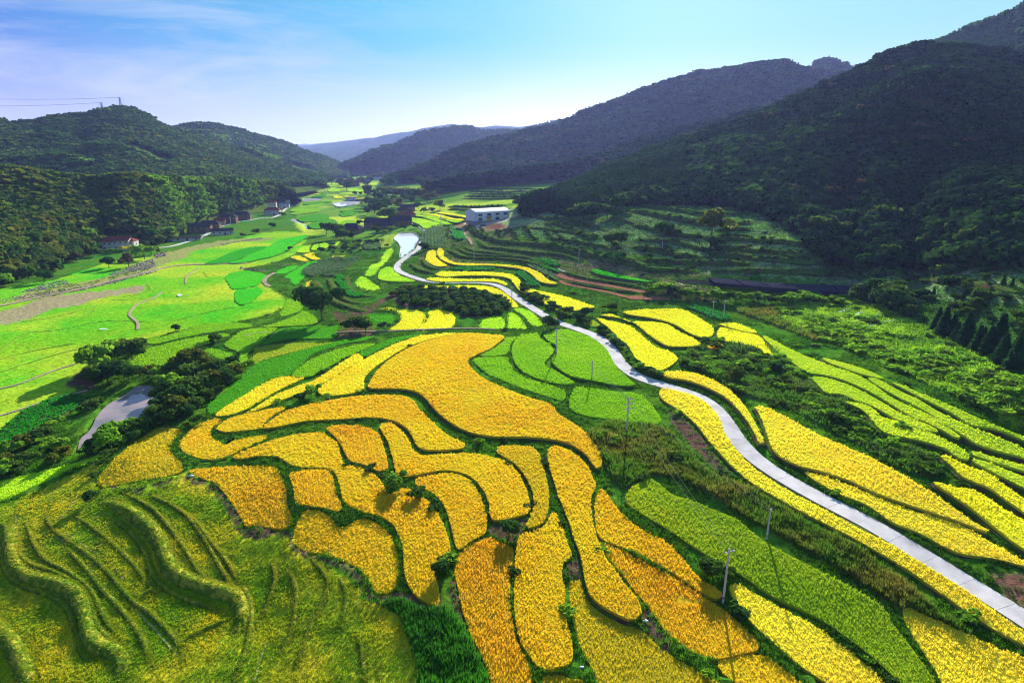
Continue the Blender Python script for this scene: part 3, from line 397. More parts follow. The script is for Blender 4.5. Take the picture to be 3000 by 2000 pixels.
BANKS = [l.split('|') for l in """N|0,680 150,690 350,740 540,790 760,850 1000,880 1200,950 1500,960 1760,970|1.6
N|0,580 250,610 450,650 650,680 760,720|1.2
N|0,400 180,440 400,530 640,590|1.5
N|90,365 300,400 500,450 640,480 700,500|1.3
N|980,680 1200,720 1400,760 1600,795 1800,810|1.7
N|1030,600 1250,620 1490,640 1700,690 1900,740|1.5
N|1000,430 1180,480 1400,530 1600,560 1850,570|1.6
N|720,370 900,390 1050,440|1.3
N|940,270 1200,310 1450,360 1700,400 1850,430 2352,410|2.2
N|1040,210 1300,240 1600,280 1780,310 2352,310|1.8
N|1100,830 1400,860 1700,880 2000,880 2352,880|1.6
N|1950,490 2352,490|1.6
N|1950,570 2352,565|1.5
N|1900,710 2352,700|1.6
N|1850,790 2352,795|1.5
F|520,0 900,20 1300,60 1420,90|1.6
F|600,60 1000,90 1500,130 2352,180|1.5
F|700,110 1200,150 1800,230 2352,300|1.5
F|560,185 900,190 1300,205 1450,225|1.4
I|870,850 1000,940 1200,1010 1400,1040 1700,1060 1900,1080 2100,1140 2352,1190|2.
I|1460,630 1600,720 1800,760 1900,760 2050,800 2352,860|1.6
I|1550,850 1800,880 2100,920 2352,990|1.2
I|1740,800 1900,810 2100,880 2352,950|1.2
I|870,410 1300,415 1700,410|1.6
I|880,437 1250,447 1650,432|1.6
I|870,467 1250,472 1550,462|1.6
I|830,492 1200,502 1500,492|1.6
I|800,522 1200,527 1500,520|1.4
I|640,615 1000,620 1300,600|1.6
I|640,645 900,652|1.4
I|200,1270 290,1340 400,1370 490,1385|1.1
I|340,1215 380,1290 480,1330 560,1325|1.1
I|615,1100 700,1150 830,1200 1100,1215 1400,1230 1600,1270 1800,1350 1850,1380|1.2
I|730,1080 850,1150 1000,1180 1200,1185 1550,1210 1700,1280 1900,1350|1.1
I|810,1060 900,1120 1150,1150 1550,1200|.9
I|980,990 1060,1080 1300,1110 1600,1150 1900,1170 2200,1240|1.3
N|150,960 400,1040 700,1090 1000,1140 1180,1170|1.
N|200,1080 450,1130 800,1190 1100,1215|.8
A|570,530 640,540 750,600 850,680 920,780 960,900 1020,960 1120,1010 1250,1050 1340,1080 1390,1180 1370,1290|1.0
A|30,640 50,700 60,850 100,930 200,980 330,1010 420,1060 470,1150 500,1290 560,1370 650,1400 700,1470 700,1560|.95
A|290,540 270,620 310,690 400,760 540,860 640,960 760,1100 850,1160 980,1290 1040,1380 1050,1480|.34
A|850,480 1000,560 1080,620 1170,740 1260,900 1330,1010 1345,1060|.34
A|-100,1200 0,1290 80,1380 130,1500 160,1600|.9
A|1560,870 1580,970 1550,1080 1500,1200|.34
A|1790,850 1870,960 1880,1030 1760,1300 1690,1500|.34
A|2040,1270 2080,1400 2090,1560|.34
A|760,1110 880,1030|.34
A|210,740 330,690|.34
A|1090,600 1180,720 1290,860 1380,1000|.34
A|420,600 560,700 700,820 820,960 900,1060|.34
A|350,760 480,900 600,1050 720,1180 820,1330 880,1500|.34
A|150,640 190,760 260,860 400,940 520,1040 600,1200 700,1330|.34
A|1650,900 1700,1050 1680,1250 1600,1400|.34
A|120,560 60,640 80,780 160,880 300,930 450,1010 520,1100 560,1250 680,1360 760,1440|.34
A|700,470 860,560 960,660 1060,800 1140,930 1240,1010|.34
A|640,620 760,720 840,840 880,960 980,1050 1120,1110 1280,1160|.34
A|0,760 20,900 100,1000 260,1060 380,1140 430,1260 470,1400 560,1500|.34
A|1400,1000 1440,1150 1420,1350 1340,1560|.34
A|1950,960 1990,1080 1950,1250|.34
A|980,1400 1100,1300 1250,1230 1330,1200|.34
D|1800,240 1820,300 1900,360 2000,400 2100,420|1.2
D|1880,225 1920,310 1990,360 2080,375|1.
D|1980,215 2000,290 2080,330 2150,330|.9""".split('\n')]
ROAD = [('H', '2140,870 2130,950 2090,1040 2050,1110 1970,1160 1880,1220 1830,1270 1812,1320 1850,1360 1950,1400 2080,1445 2200,1478 2352,1484'), ('E', '900,250 1000,249 1080,260 1140,290 1190,330 1250,370 1330,420 1400,462 1480,495 1560,520 1640,545 1700,585 1750,635 1780,690 1820,740 1870,785 1930,815 2030,842 2130,855 2220,885 2300,930 2352,970'), ('C', '618,30 655,100 690,160 735,220 795,285 860,330 950,390 1080,450 1200,515 1350,600 1500,680 1650,762 1780,832 1900,905 2020,985 2150,1073 2280,1155 2400,1235 2600,1365 2900,1560')]
# ------------------------------------------------------------------ crops, ground cover
CC = dict(gold=((.89, .60, .02), (.56, .30, .012), (.76, .60, .02)), orange=((.88, .52, .02), (.50, .25, .012), (.76, .53, .02)), yelgold=((.90, .74, .03), (.70, .52, .02), (.80, .76, .03)),
 ygold2=((.66, .50, .02), (.36, .32, .015), (.82, .52, .02)), lgold=((.92, .74, .05), (.74, .55, .03), (.86, .80, .05)), yellow=((.86, .80, .03), (.68, .62, .02), (.78, .84, .03)),
 lime=((.50, .68, .03), (.70, .74, .04), (.30, .55, .02)), limeyel=((.42, .74, .02), (.58, .78, .02), (.32, .66, .02)), ygreen=((.26, .42, .015), (.52, .52, .02), (.20, .38, .015)),
 lgreen=((.16, .44, .012), (.26, .50, .015), (.30, .54, .015)), green=((.06, .30, .012), (.10, .36, .015), (.08, .38, .012)), bright=((.05, .52, .015), (.08, .60, .02), (.10, .58, .02)),
 bright2=((.03, .38, .015), (.05, .44, .02), (.04, .42, .015)), olgreen=((.34, .42, .02), (.45, .45, .02), (.28, .42, .02)), veg=((.03, .22, .03), (.05, .28, .03), (.02, .18, .03)),
 veg2=((.08, .17, .06), (.12, .20, .08), (.07, .15, .05)), vegd=((.02, .22, .015), (.03, .30, .02), (.03, .26, .015)))
def canopy_mat(k):
    a, b, c = CC[k]; m, t = mat('canopy_'+k); out = nn(t, 'ShaderNodeOutputMaterial'); p = nn(t, 'ShaderNodeBsdfDiffuse')
    col = mixc(t, noise(t, 1.7, 4, .3, .7), b, a); col = mixc(t, noise(t, .035, 4, .42, .66), col, c)
    lw = tuple(.28*x+y for x, y in zip(a, (.02, .05, .002))); col = mixc(t, .62, col, lw)   # slab colour mixed darker and greener than the blades above it
    bm = nn(t, 'ShaderNodeBump'); bm.inputs['Strength'].default_value = .6; bm.inputs['Distance'].default_value = .3
    t.links.new(noise(t, 1.3, 5, 0, 1), bm.inputs['Height']); t.links.new(bm.outputs[0], p.inputs['Normal'])
    t.links.new(col, p.inputs[0]); t.links.new(p.outputs[0], out.inputs[0]); return m
CAN = {k: canopy_mat(k) for k in CC}
LEAF = {k: leafmat('blades_'+k, CC[k][0], CC[k][1], CC[k][2], tr=.5, patch=.035) for k in CC}
M_SOIL = plain('ploughed_red_soil', (.20, .085, .045), (.30, .14, .08), .9, bump=.8, bs=2.5)
M_BANK = plain('grassy_earth_bank', (.05, .12, .012), (.07, .045, .025), .45, bump=1, bs=1.5, lo=.42, hi=.62)
M_EARTH = plain('damp_earth', (.09, .055, .035), (.05, .07, .02), .6, bump=.8, bs=2)
M_CONC = plain('pale_concrete', (.50, .475, .48), (.34, .32, .33), .35, rough=.75, detail=8, lo=.38, hi=.72, bump=.15, bs=5)
M_CONC2 = plain('aged_concrete', (.40, .38, .37), (.50, .48, .47), 2, rough=.85)
M_METAL = plain('galvanised_steel', (.45, .46, .48), (.35, .36, .38), 3, rough=.45, metal=.6)
M_DIRT = plain('pale_dirt_path', (.36, .27, .20), (.26, .20, .14), .7, bump=.4)
# ------------------------------------------------------------------ water and road outlines
PONDS = [l.split('|') for l in """H|-2.6|water_pale|1780,985 1830,930 1900,915 2000,912 2068,965 2060,1010 2030,1060 2020,1110 1960,1150 1900,1190 1850,1205 1848,1150 1852,1080 1830,1030
H|0|water_pale|645,425 700,413 800,410 900,420 902,438 850,448 740,450 690,440
H|0|water_pale|737,552 740,518 830,514 930,520 930,538 850,545 760,553
H|0|water_pale|1075,578 1120,565 1250,545 1350,535 1440,536 1460,548 1400,565 1340,585 1240,602 1140,613
D|0|water_brown|445,1225 460,1150 520,1090 560,1010 620,950 720,890 800,840 900,850 960,850 905,930 850,1000 800,1060 760,1130 700,1130 640,1090 560,1140 470,1200
F|0|water_olive|340,247 530,264 620,272 750,279 900,294 1130,320 1060,345 850,345 700,330 560,290 400,265
K|0|water_pale|1575,765 1615,748 1650,775 1720,800 1760,830 1800,870 1815,880 1760,878 1730,835 1680,805 1620,782""".split('\n')]
def band(P, w, zoff=0.0):
    """left and right edges of a strip of width w (m) along the ground polyline P"""
    d = np.gradient(P[:, :2], axis=0); d /= np.linalg.norm(d, axis=1)[:, None]+1e-9; n = np.stack([-d[:, 1], d[:, 0]], 1)
    w = np.asarray(w)/2*np.ones(len(P)); Lf = P[:, :2]+n*w[:, None]; Rt = P[:, :2]-n*w[:, None]
    return Lf, Rt
def resample(P, step):
    s = np.r_[0, np.cumsum(np.linalg.norm(np.diff(P, axis=0), axis=1))]; t = np.linspace(0, s[-1], max(2, int(s[-1]/step)))
    return np.stack([np.interp(t, s, P[:, k]) for k in range(P.shape[1])], 1)
road_px = np.concatenate([px(t, p) for t, p in ROAD]); rp = smooth(road_px, 6, False)
RP = resample(on_ground(rp), 2.0)
k_ = np.ones(9)/9; RPs = RP.copy()
for c_ in range(3): RPs[4:-4, c_] = np.convolve(RP[:, c_], k_, 'valid')
RP = RPs; RL, RR = band(RP, 4.4)
road_poly_w = np.concatenate([RL, RR[::-1]])
PW = []   # ponds in the world: polygon, level
for t_, zo, m_, pt in PONDS:
    q = smooth(px(t_, pt), 4); P = on_ground(q, -.8); z = float(P[:, 2].mean()) - .0
    P = on_plane(q, z); PW.append((P[:, :2], z, m_))
def inset(P):
    """draw the outline in a little so that the bunds stay open"""
    e = np.roll(P, -1, 0)[:, :2]-np.roll(P, 1, 0)[:, :2]; e /= np.linalg.norm(e, axis=1)[:, None]+1e-9; ar = np.sum(P[:, 0]*np.roll(P[:, 1], -1)-np.roll(P[:, 0], -1)*P[:, 1])
    n = np.stack([-e[:, 1], e[:, 0]], 1)*(1 if ar > 0 else -1); d = np.linalg.norm(P[:, :2], axis=1); P = P.copy(); P[:, :2] += n*np.clip(.02+d*.0009, 0, .35)[:, None]; return P
FW = []   # crops in the world
for row in FIELDS:
    t_, k, off, lab, pt = row; q = smooth(px(t_, pt), 4); q[:, 1] = np.minimum(q[:, 1], 2300)
    P = on_ground(q, float(off)+.7); P = inset(P); FW.append((P[:, :2], float(off), k, lab, q))
PLW = []
for t_, k, lab, pt in PLOTS:
    q = smooth(px(t_, pt), 4); P = on_ground(q, .2); PLW.append((P[:, :2], k, lab, q))
COVC = dict(grass=(.05, .15, .010), plain=(.10, .36, .010), shade_darkened_grass=(.035, .10, .022), dull=(.17, .30, .012), dry=(.15, .16, .03), scrub=(.045, .12, .02), bscrub=(.20, .38, .02), brown=(.12, .08, .04), rows=(.13, .17, .04),  # shade_darkened_grass: mountain's cast shade put into the slope's ground colour
 soil=(.11, .065, .05), soil2=(.14, .08, .05), soilr=(.20, .09, .06), terr=(.19, .30, .11), brownt=(.17, .14, .06), earth=(.10, .065, .04), mud=(.26, .23, .12), lush=(.05, .22, .015), far=(.10, .22, .02), paleg=(.22, .32, .03), river=(.22, .24, .07), yardc=(.42, .36, .32))
COVP = [(smooth(px(t_, pt), 3), k) for t_, k, pt in COVER]
def cover(P, names=False):
    """ground colour (or kind) at the world points P"""
    n = len(P); q = to_px(P) + 5*np.stack([fbm(P[:, 0]*.12, P[:, 1]*.12, 3)-.5, fbm(P[:, 0]*.12, P[:, 1]*.12, 9)-.5], 1)
    q[P[:, 1] < 5] = (-9999, -9999)
    c = np.tile(np.array(COVC['grass']), (n, 1)); kk = np.zeros(n, int); ks = list(COVC)
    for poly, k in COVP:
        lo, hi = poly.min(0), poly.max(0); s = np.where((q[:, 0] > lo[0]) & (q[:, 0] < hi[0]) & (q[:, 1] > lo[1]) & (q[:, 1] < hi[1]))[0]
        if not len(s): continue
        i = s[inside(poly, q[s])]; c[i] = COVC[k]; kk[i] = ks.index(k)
    return (c, kk, ks) if names else c
def covered(P, pad=0):
    """True where a crop, plot, pond or the road occupies the ground"""
    r = np.zeros(len(P), bool)
    for poly in [f[0] for f in FW]+[p[0] for p in PLW]+[p[0] for p in PW]+[road_poly_w]:
        lo, hi = poly.min(0), poly.max(0); s = np.where((~r) & (P[:, 0] > lo[0]) & (P[:, 0] < hi[0]) & (P[:, 1] > lo[1]) & (P[:, 1] < hi[1]))[0]
        if len(s): r[s] = inside(poly, P[s])
    return r
# ------------------------------------------------------------------ the ground, one sheet to the horizon
def build_ground():
    nc, nr = 560, 620
    tt = np.linspace(-1, 1, nc); tt = 1.5*(.62*tt+.38*tt**3); yy = np.exp(np.linspace(math.log(58), math.log(30000), nr-90))
    yy = np.sort(np.r_[yy, np.exp(np.linspace(math.log(110), math.log(330), 90))+.01])
    T, Y = np.meshgrid(tt, yy); X = T*Y; Yw = Y-80; x = X.ravel(); y = Yw.ravel(); z = H(x, y)
    P = np.stack([x, y, z], 1)
    near = (y < 2500)
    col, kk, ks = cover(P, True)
    for nm, c2, sc_ in (('dull', (.62, .52, .03), .055), ('plain', (.28, .40, .02), .016), ('bscrub', (.08, .17, .015), .12), ('terr', (.17, .17, .10), .08), ('brownt', (.24, .15, .09), .05), ('far', (.35, .48, .03), .01)):
        i = np.where(kk == ks.index(nm))[0]; f = np.clip((fbm(x[i]*sc_, y[i]*sc_*2.2, 51, 5)-.47)*7, 0, 1)[:, None]*.85; col[i] = col[i]*(1-f)+np.array(c2)*f
    z = z + np.where(near, .35*(fbm(x*.35, y*.35, 5)-.5), 0)
    for nm, a, f in (('scrub', 3.2, .12), ('bscrub', 1.6, .2), ('dry', 1.0, .25), ('lush', 1.2, .3), ('dull', .35, .5)):
        z = z + np.where(kk == ks.index(nm), a*(fbm(x*f, y*f, 21)-.45), 0)
    for poly, off, k, lab, q in FW:
        s = np.where(inbox(poly, P))[0]; 
        if len(s): i = s[inside(poly, P[s])]; z[i] = H(x[i], y[i])+off-.25
    for poly, k, lab, q in PLW:
        s = np.where(inbox(poly, P))[0]
        if len(s): i = s[inside(poly, P[s])]; z[i] = H(x[i], y[i])-.3
    for poly, lv, m in PW:
        s = np.where(inbox(poly, P, 12))[0]
        if len(s):
            rp2 = resample(np.r_[poly, poly[:1]], 2.); dm = np.array([np.min(np.hypot(rp2[:, 0]-a, rp2[:, 1]-b)) for a, b in P[s][:, :2]]); ins = inside(poly, P[s])
            e = np.where(m == 'water_olive', 6., 4.); k2 = np.clip((e-dm)/e*1.6, 0, 1); z[s] = z[s]*(1-k2)+k2*np.where(z[s] > lv+.3, np.minimum(z[s], lv+.3+dm*.7), lv+.3); z[s[ins]] = lv-1.2
    s = np.where(inbox(road_poly_w, P))[0]; i = s[inside(road_poly_w, P[s])]; z[i] = H(x[i], y[i])-.25
    V = np.stack([x, y, z], 1); idx = np.arange(nr*nc).reshape(nr, nc)
    F = np.stack([idx[:-1, :-1], idx[:-1, 1:], idx[1:, 1:], idx[1:, :-1]], -1).reshape(-1, 4)
    me = fast_mesh('ground', V, F); a = me.attributes.new('cov', 'FLOAT_COLOR', 'POINT'); a.data.foreach_set('color', np.c_[col, np.ones(len(col))].astype(np.float32).ravel())
    me.polygons.foreach_set('use_smooth', np.ones(len(F), bool))
    m, t = mat('ground_cover'); out = nn(t, 'ShaderNodeOutputMaterial'); d = nn(t, 'ShaderNodeBsdfDiffuse'); at = nn(t, 'ShaderNodeAttribute', attribute_name='cov')
    hsv = nn(t, 'ShaderNodeHueSaturation'); t.links.new(at.outputs['Color'], hsv.inputs['Color'])
    v = nn(t, 'ShaderNodeMapRange'); v.inputs[3].default_value = .45; v.inputs[4].default_value = 1.6; t.links.new(noise(t, .55, 6, .25, .75, rough=.7), v.inputs[0]); t.links.new(v.outputs[0], hsv.inputs['Value'])
    h = nn(t, 'ShaderNodeMapRange'); h.inputs[3].default_value = .465; h.inputs[4].default_value = .525; t.links.new(noise(t, .045, 5, .3, .7), h.inputs[0]); t.links.new(h.outputs[0], hsv.inputs['Hue'])
    bm = nn(t, 'ShaderNodeBump'); bm.inputs['Strength'].default_value = .9; bm.inputs['Distance'].default_value = .5; t.links.new(noise(t, .9, 6, 0, 1, rough=.7), bm.inputs['Height']); t.links.new(bm.outputs[0], d.inputs['Normal'])
    t.links.new(hsv.outputs[0], d.inputs[0]); t.links.new(d.outputs[0], out.inputs[0]); me.materials.append(m)
    tag(link('ground', me), kind='structure')
def inbox(poly, P, pad=0):
    lo, hi = poly.min(0)-pad, poly.max(0)+pad; return (P[:, 0] > lo[0]) & (P[:, 0] < hi[0]) & (P[:, 1] > lo[1]) & (P[:, 1] < hi[1])
def fast_mesh(name, V, F):
    me = bpy.data.meshes.new(name); V = np.asarray(V, np.float32); F = np.asarray(F, np.int32); k = F.shape[1]
    me.vertices.add(len(V)); me.vertices.foreach_set('co', V.ravel()); me.loops.add(F.size); me.loops.foreach_set('vertex_index', F.ravel())
    me.polygons.add(len(F)); me.polygons.foreach_set('loop_start', np.arange(0, F.size, k, dtype=np.int32)); me.update(calc_edges=True); return me
build_ground()
# ------------------------------------------------------------------ instanced plants (only for what nobody could count)
GNT = {}
def gn_tree(protos):
    key = tuple(p.name for p in protos)
    if key in GNT: return GNT[key]
    g = bpy.data.node_groups.new('scatter_plants', 'GeometryNodeTree'); g.interface.new_socket('Geometry', in_out='INPUT', socket_type='NodeSocketGeometry'); g.interface.new_socket('Geometry', in_out='OUTPUT', socket_type='NodeSocketGeometry')
    i = g.nodes.new('NodeGroupInput'); o = g.nodes.new('NodeGroupOutput'); j = g.nodes.new('GeometryNodeJoinGeometry'); L = g.links.new
    def att(n, ty): a = g.nodes.new('GeometryNodeInputNamedAttribute'); a.data_type = ty; a.inputs[0].default_value = n; return a.outputs[0]
    pi, sc, rz = att('pi', 'INT'), att('sc', 'FLOAT_VECTOR'), att('rz', 'FLOAT')
    cx = g.nodes.new('ShaderNodeCombineXYZ'); L(rz, cx.inputs[2])
    for k, p in enumerate(protos):
        oi = g.nodes.new('GeometryNodeObjectInfo'); oi.inputs[0].default_value = p; oi.inputs[1].default_value = False
        cmp = g.nodes.new('FunctionNodeCompare'); cmp.data_type = 'INT'; cmp.operation = 'EQUAL'; L(pi, cmp.inputs[2]); cmp.inputs[3].default_value = k
        ip = g.nodes.new('GeometryNodeInstanceOnPoints'); L(i.outputs[0], ip.inputs['Points']); L(cmp.outputs[0], ip.inputs['Selection']); L(oi.outputs['Geometry'], ip.inputs['Instance']); L(cx.outputs[0], ip.inputs['Rotation']); L(sc, ip.inputs['Scale'])
        L(ip.outputs[0], j.inputs[0])
    L(j.outputs[0], o.inputs[0]); GNT[key] = g; return g
def scatter(name, P, sc, protos, parent=None, weights=None, pi=None):
    n = len(P); me = bpy.data.meshes.new(name); me.vertices.add(n); me.vertices.foreach_set('co', np.asarray(P, np.float32).ravel())
    sc = np.asarray(sc, float); sc = np.repeat(sc[:, None], 3, 1) if sc.ndim == 1 else sc
    a = me.attributes.new('sc', 'FLOAT_VECTOR', 'POINT'); a.data.foreach_set('vector', sc.astype(np.float32).ravel())
    for nm, ty, v in (('rz', 'FLOAT', rng.uniform(0, 6.283, n)), ('pi', 'INT', pi if pi is not None else rng.choice(len(protos), n, p=weights))):
        a = me.attributes.new(nm, ty, 'POINT'); a.data.foreach_set('value', np.asarray(v, np.float32 if ty == 'FLOAT' else np.int32))
    o = link(name, me, parent); md = o.modifiers.new('plants', 'NODES'); md.node_group = gn_tree(protos); o['kind'] = 'stuff'; return o
def proto(name, me):            # plant shape used only through the scatter; not linked to the scene
    return bpy.data.objects.new(name, me)
def quads_mesh(name, c, n, s, m, asp=1.0):
    """leaf clumps: little quads at centres c with normals n and half sizes s"""
    c = np.asarray(c); n = n/np.linalg.norm(n, axis=1)[:, None]; r = rng.normal(size=c.shape); a = np.cross(n, r); a /= np.linalg.norm(a, axis=1)[:, None]; b = np.cross(n, a); s = np.asarray(s)[:, None]
    V = np.stack([c-a*s-b*s*asp, c+a*s-b*s*asp*.6, c+a*s*.8+b*s*asp, c-a*s*.7+b*s*asp], 1).reshape(-1, 3)
    me = fast_mesh(name, V, np.arange(len(V)).reshape(-1, 4)); me.materials.append(m); return me
def blades_mesh(name, n, h, spread, w, m, lean=.5, droop=.0):
    V = []; F = []
    for i in range(n):
        a = rng.uniform(0, 6.28); r = spread*math.sqrt(rng.uniform()); x, y = r*math.cos(a), r*math.sin(a); hh = h*rng.uniform(.7, 1.1)
        b = a+rng.uniform(-.7, .7); l = lean*hh*rng.uniform(.2, 1); t = rng.uniform(0, 6.28); wx, wy = w*math.cos(t), w*math.sin(t); k = len(V)
        V += [(x-wx, y-wy, 0), (x+wx, y+wy, 0), (x+l*.4*math.cos(b)+wx*.8, y+l*.4*math.sin(b)+wy*.8, hh*.65), (x+l*.4*math.cos(b)-wx*.8, y+l*.4*math.sin(b)-wy*.8, hh*.65), (x+l*math.cos(b), y+l*math.sin(b), hh*(1-droop*rng.uniform(0, .5)))]
        F += [(k, k+1, k+2, k+3), (k+3, k+2, k+4)]
    me = bpy.data.meshes.new(name); me.from_pydata(V, [], F); me.materials.append(m); me.update(); return me
RICE = {}
def rice_protos(k):
    if k not in RICE:
        RICE[k] = [proto('rice_clump', blades_mesh('rice_clump', 10, 1, .36, .07, LEAF[k], .42, .5)) for _ in range(3)]
    return RICE[k]
def grid_in(poly, s, jit=.35):
    lo, hi = poly.min(0), poly.max(0); gx = np.arange(lo[0], hi[0], s); gy = np.arange(lo[1], hi[1], s)
    if len(gx)*len(gy) > 4e6: return np.zeros((0, 2))
    X, Y = np.meshgrid(gx, gy); Q = np.stack([X.ravel(), Y.ravel()], 1)+rng.uniform(-jit, jit, (X.size, 2))*s; return Q[inside(poly, Q)]
def inview(P, m=60):
    q = to_px(P); return (q[:, 0] > -m) & (q[:, 0] < 2352+m) & (q[:, 1] < 1568+m) & (P[:, 1] > 5)
def slab(name, poly, hz, h, mats, parent, step=4., flare=.5, drop=1.6):
    """flat topped plot: crop face, its standing side and the earth bank under it"""
    seg = resample(np.r_[poly, poly[:1]], step*.35)[:-1]; d = np.linalg.norm(seg-np.roll(seg, 1, 0), axis=1); seg = seg[d > .02]; n = len(seg)
    inn = grid_in(seg, step, .1); cen = []
    if len(inn):
        dm = np.array([np.min(np.linalg.norm(seg-p, axis=1)) for p in inn]); inn = inn[dm > step*.35]
    vs = [Vector(p) for p in seg]+[Vector(p) for p in inn]
    co, ed, fa, *_ = delaunay_2d_cdt(vs, [(i, (i+1) % n) for i in range(n)], [], 1, 1e-4)
    c2 = np.array([tuple(v) for v in co]); z = H(c2[:, 0], c2[:, 1])+hz
    V = np.c_[c2, z+h+.07*(fbm(c2[:, 0]*.8, c2[:, 1]*.8, 4)-.5)]; F = [tuple(f) for f in fa]
    area = sum((V[f[1]][0]-V[f[0]][0])*(V[f[2]][1]-V[f[0]][1])-(V[f[2]][0]-V[f[0]][0])*(V[f[1]][1]-V[f[0]][1]) for f in F)
    if area < 0: F = [f[::-1] for f in F]
    ccw = np.sum(seg[:, 0]*np.roll(seg[:, 1], -1)-np.roll(seg[:, 0], -1)*seg[:, 1]) > 0
    ring = seg if ccw else seg[::-1]; dd = np.roll(ring, -1, 0)-np.roll(ring, 1, 0); dd /= np.linalg.norm(dd, axis=1)[:, None]+1e-9; nr_ = np.stack([dd[:, 1], -dd[:, 0]], 1)
    zr = H(ring[:, 0], ring[:, 1])+hz; k = len(V)
    rings = [np.c_[ring, zr+h], np.c_[ring+nr_*.04, zr+.03], np.c_[ring+nr_*flare, zr-.12], np.c_[ring+nr_*(flare+.5), zr-drop]]
    V = np.concatenate([V]+rings); fm = [0]*len(F)
    for q in range(3):
        for i in range(n):
            a, b = k+q*n+i, k+q*n+(i+1) % n; F.append((a+n, b+n, b, a)); fm.append(0 if q == 0 else 1)
    return mesh_obj(name, V, F, mats=mats, parent=parent, fm=fm)
def build_fields():
    for poly, off, k, lab, q in FW:
        c = poly.mean(0); d = max(60., float(np.linalg.norm(c)));
        o = slab('rice_paddy', poly, off, .42 if d < 500 else .6, [CAN[k], M_BANK], None, step=min(12, max(2.5, d*.02)), flare=min(.9, .35+d*.001))
        tag(o, lab, 'rice paddy', 'rice paddies of the valley')
        dn = max(50., float(np.min(np.linalg.norm(poly, axis=1)))); s = np.clip(dn*.0043, .30, 2.6)
        Q = grid_in(poly, s); 
        if not len(Q): continue
        dist = np.linalg.norm(Q, axis=1); keep = rng.uniform(size=len(Q)) < np.clip((s/(dist*.0043))**2*1.25, 0, 1)
        keep &= fbm(Q[:, 0]*.22, Q[:, 1]*.22, 63, 3) > .13; Q = Q[keep]; dist = dist[keep]; sc = np.clip(dist*.0043, .30, 2.6)
        z = H(Q[:, 0], Q[:, 1])+off+(.34 if d < 500 else .5); P = np.c_[Q, z]; v = inview(P); P = P[v]; sc = sc[v]
        hs = rng.uniform(.22, .58, len(P))*(.55+.9*fbm(P[:, 0]*.12, P[:, 1]*.12, 71, 4)); ws = sc*rng.uniform(.75, 1.15, len(P))
        if len(P): scatter('rice_plants', P, np.c_[ws, ws, hs], rice_protos(k), o)
    for poly, k, lab, q in PLW:
        d = float(np.linalg.norm(poly.mean(0)))
        o = slab('vegetable_bed' if k != 'soil' else 'ploughed_plot', poly, .12, .08, [M_SOIL if k == 'soil' else M_EARTH, M_BANK], None, step=min(12, max(2.5, d*.02)))
        tag(o, lab, 'vegetable bed' if k != 'soil' else 'ploughed plot')
        if k == 'soil': continue
        s = np.clip(d*.004, .5, 2); e = poly-poly.mean(0); ax = np.linalg.svd(e, full_matrices=False)[2][0]; R = np.array([[ax[0], ax[1]], [-ax[1], ax[0]]])
        lp = poly@R.T; lo, hi = lp.min(0), lp.max(0); X, Y = np.meshgrid(np.arange(lo[0], hi[0], s*.6), np.arange(lo[1], hi[1], max(1.3, s*1.3)))
        Q = (np.stack([X.ravel(), Y.ravel()], 1)+rng.uniform(-.12, .12, (X.size, 2)))@R; Q = Q[inside(poly, Q)]
        if len(Q): scatter('crop_plants', np.c_[Q, H(Q[:, 0], Q[:, 1])+.15], rng.uniform(.9, 1.4, len(Q))*s*1.5, [proto('crop_plant', blades_mesh('crop_plant', 9, .5, .2, .11, LEAF[k], 1.2))], o)
build_fields()
# ------------------------------------------------------------------ water
def water(name, c, rough, bumpd, dirt=None):
    m, t = mat(name); out = nn(t, 'ShaderNodeOutputMaterial'); p = nn(t, 'ShaderNodeBsdfPrincipled'); p.inputs['Base Color'].default_value = (*c, 1); p.inputs['Roughness'].default_value = rough; p.inputs['IOR'].default_value = 1.33; p.inputs['Specular IOR Level'].default_value = .8
    if dirt: t.links.new(mixc(t, noise(t, .09, 4, .45, .6), c, dirt), p.inputs['Base Color'])
    b = nn(t, 'ShaderNodeBump'); b.inputs['Strength'].default_value = bumpd; b.inputs['Distance'].default_value = .05; t.links.new(noise(t, .6, 3, 0, 1), b.inputs['Height']); t.links.new(b.outputs[0], p.inputs['Normal']); t.links.new(p.outputs[0], out.inputs[0]); return m
WM = dict(water_pale=water('pond_water_glare_whitened', (.62, .63, .66), .04, .05), water_brown=water('pond_water_muddy', (.26, .20, .19), .06, .05, (.14, .13, .12)), water_olive=water('pond_water_algae', (.045, .06, .012), .12, .05, (.18, .20, .01)))  # pale water: sky glare whitened into its base colour
for (poly, lv, m_), nm in zip(PW, ['pond_water']*6+['stream_water']):
    V = [(x, y, lv) for x, y in poly]; co, ed, fa, *_ = delaunay_2d_cdt([Vector(p) for p in poly], [(i, (i+1) % len(poly)) for i in range(len(poly))], [], 1, 1e-4)
    tag(mesh_obj(nm, [(v.x, v.y, lv) for v in co], [tuple(f) for f in fa], WM[m_]), kind='structure')
    if m_ == 'water_pale' and nm == 'pond_water':   # masonry rim
        c = poly.mean(0); b = MB(); n = len(poly)
        for i in range(n):
            p, q2 = poly[i], poly[(i+1) % n]; L_ = np.linalg.norm(q2-p); 
            if L_ > .2: b.box(((p[0]+q2[0])/2, (p[1]+q2[1])/2, lv+.15), (L_*1.05, .35, .9), math.atan2(q2[1]-p[1], q2[0]-p[0]))
        tag(b.build('pond_rim', M_CONC2), kind='structure')
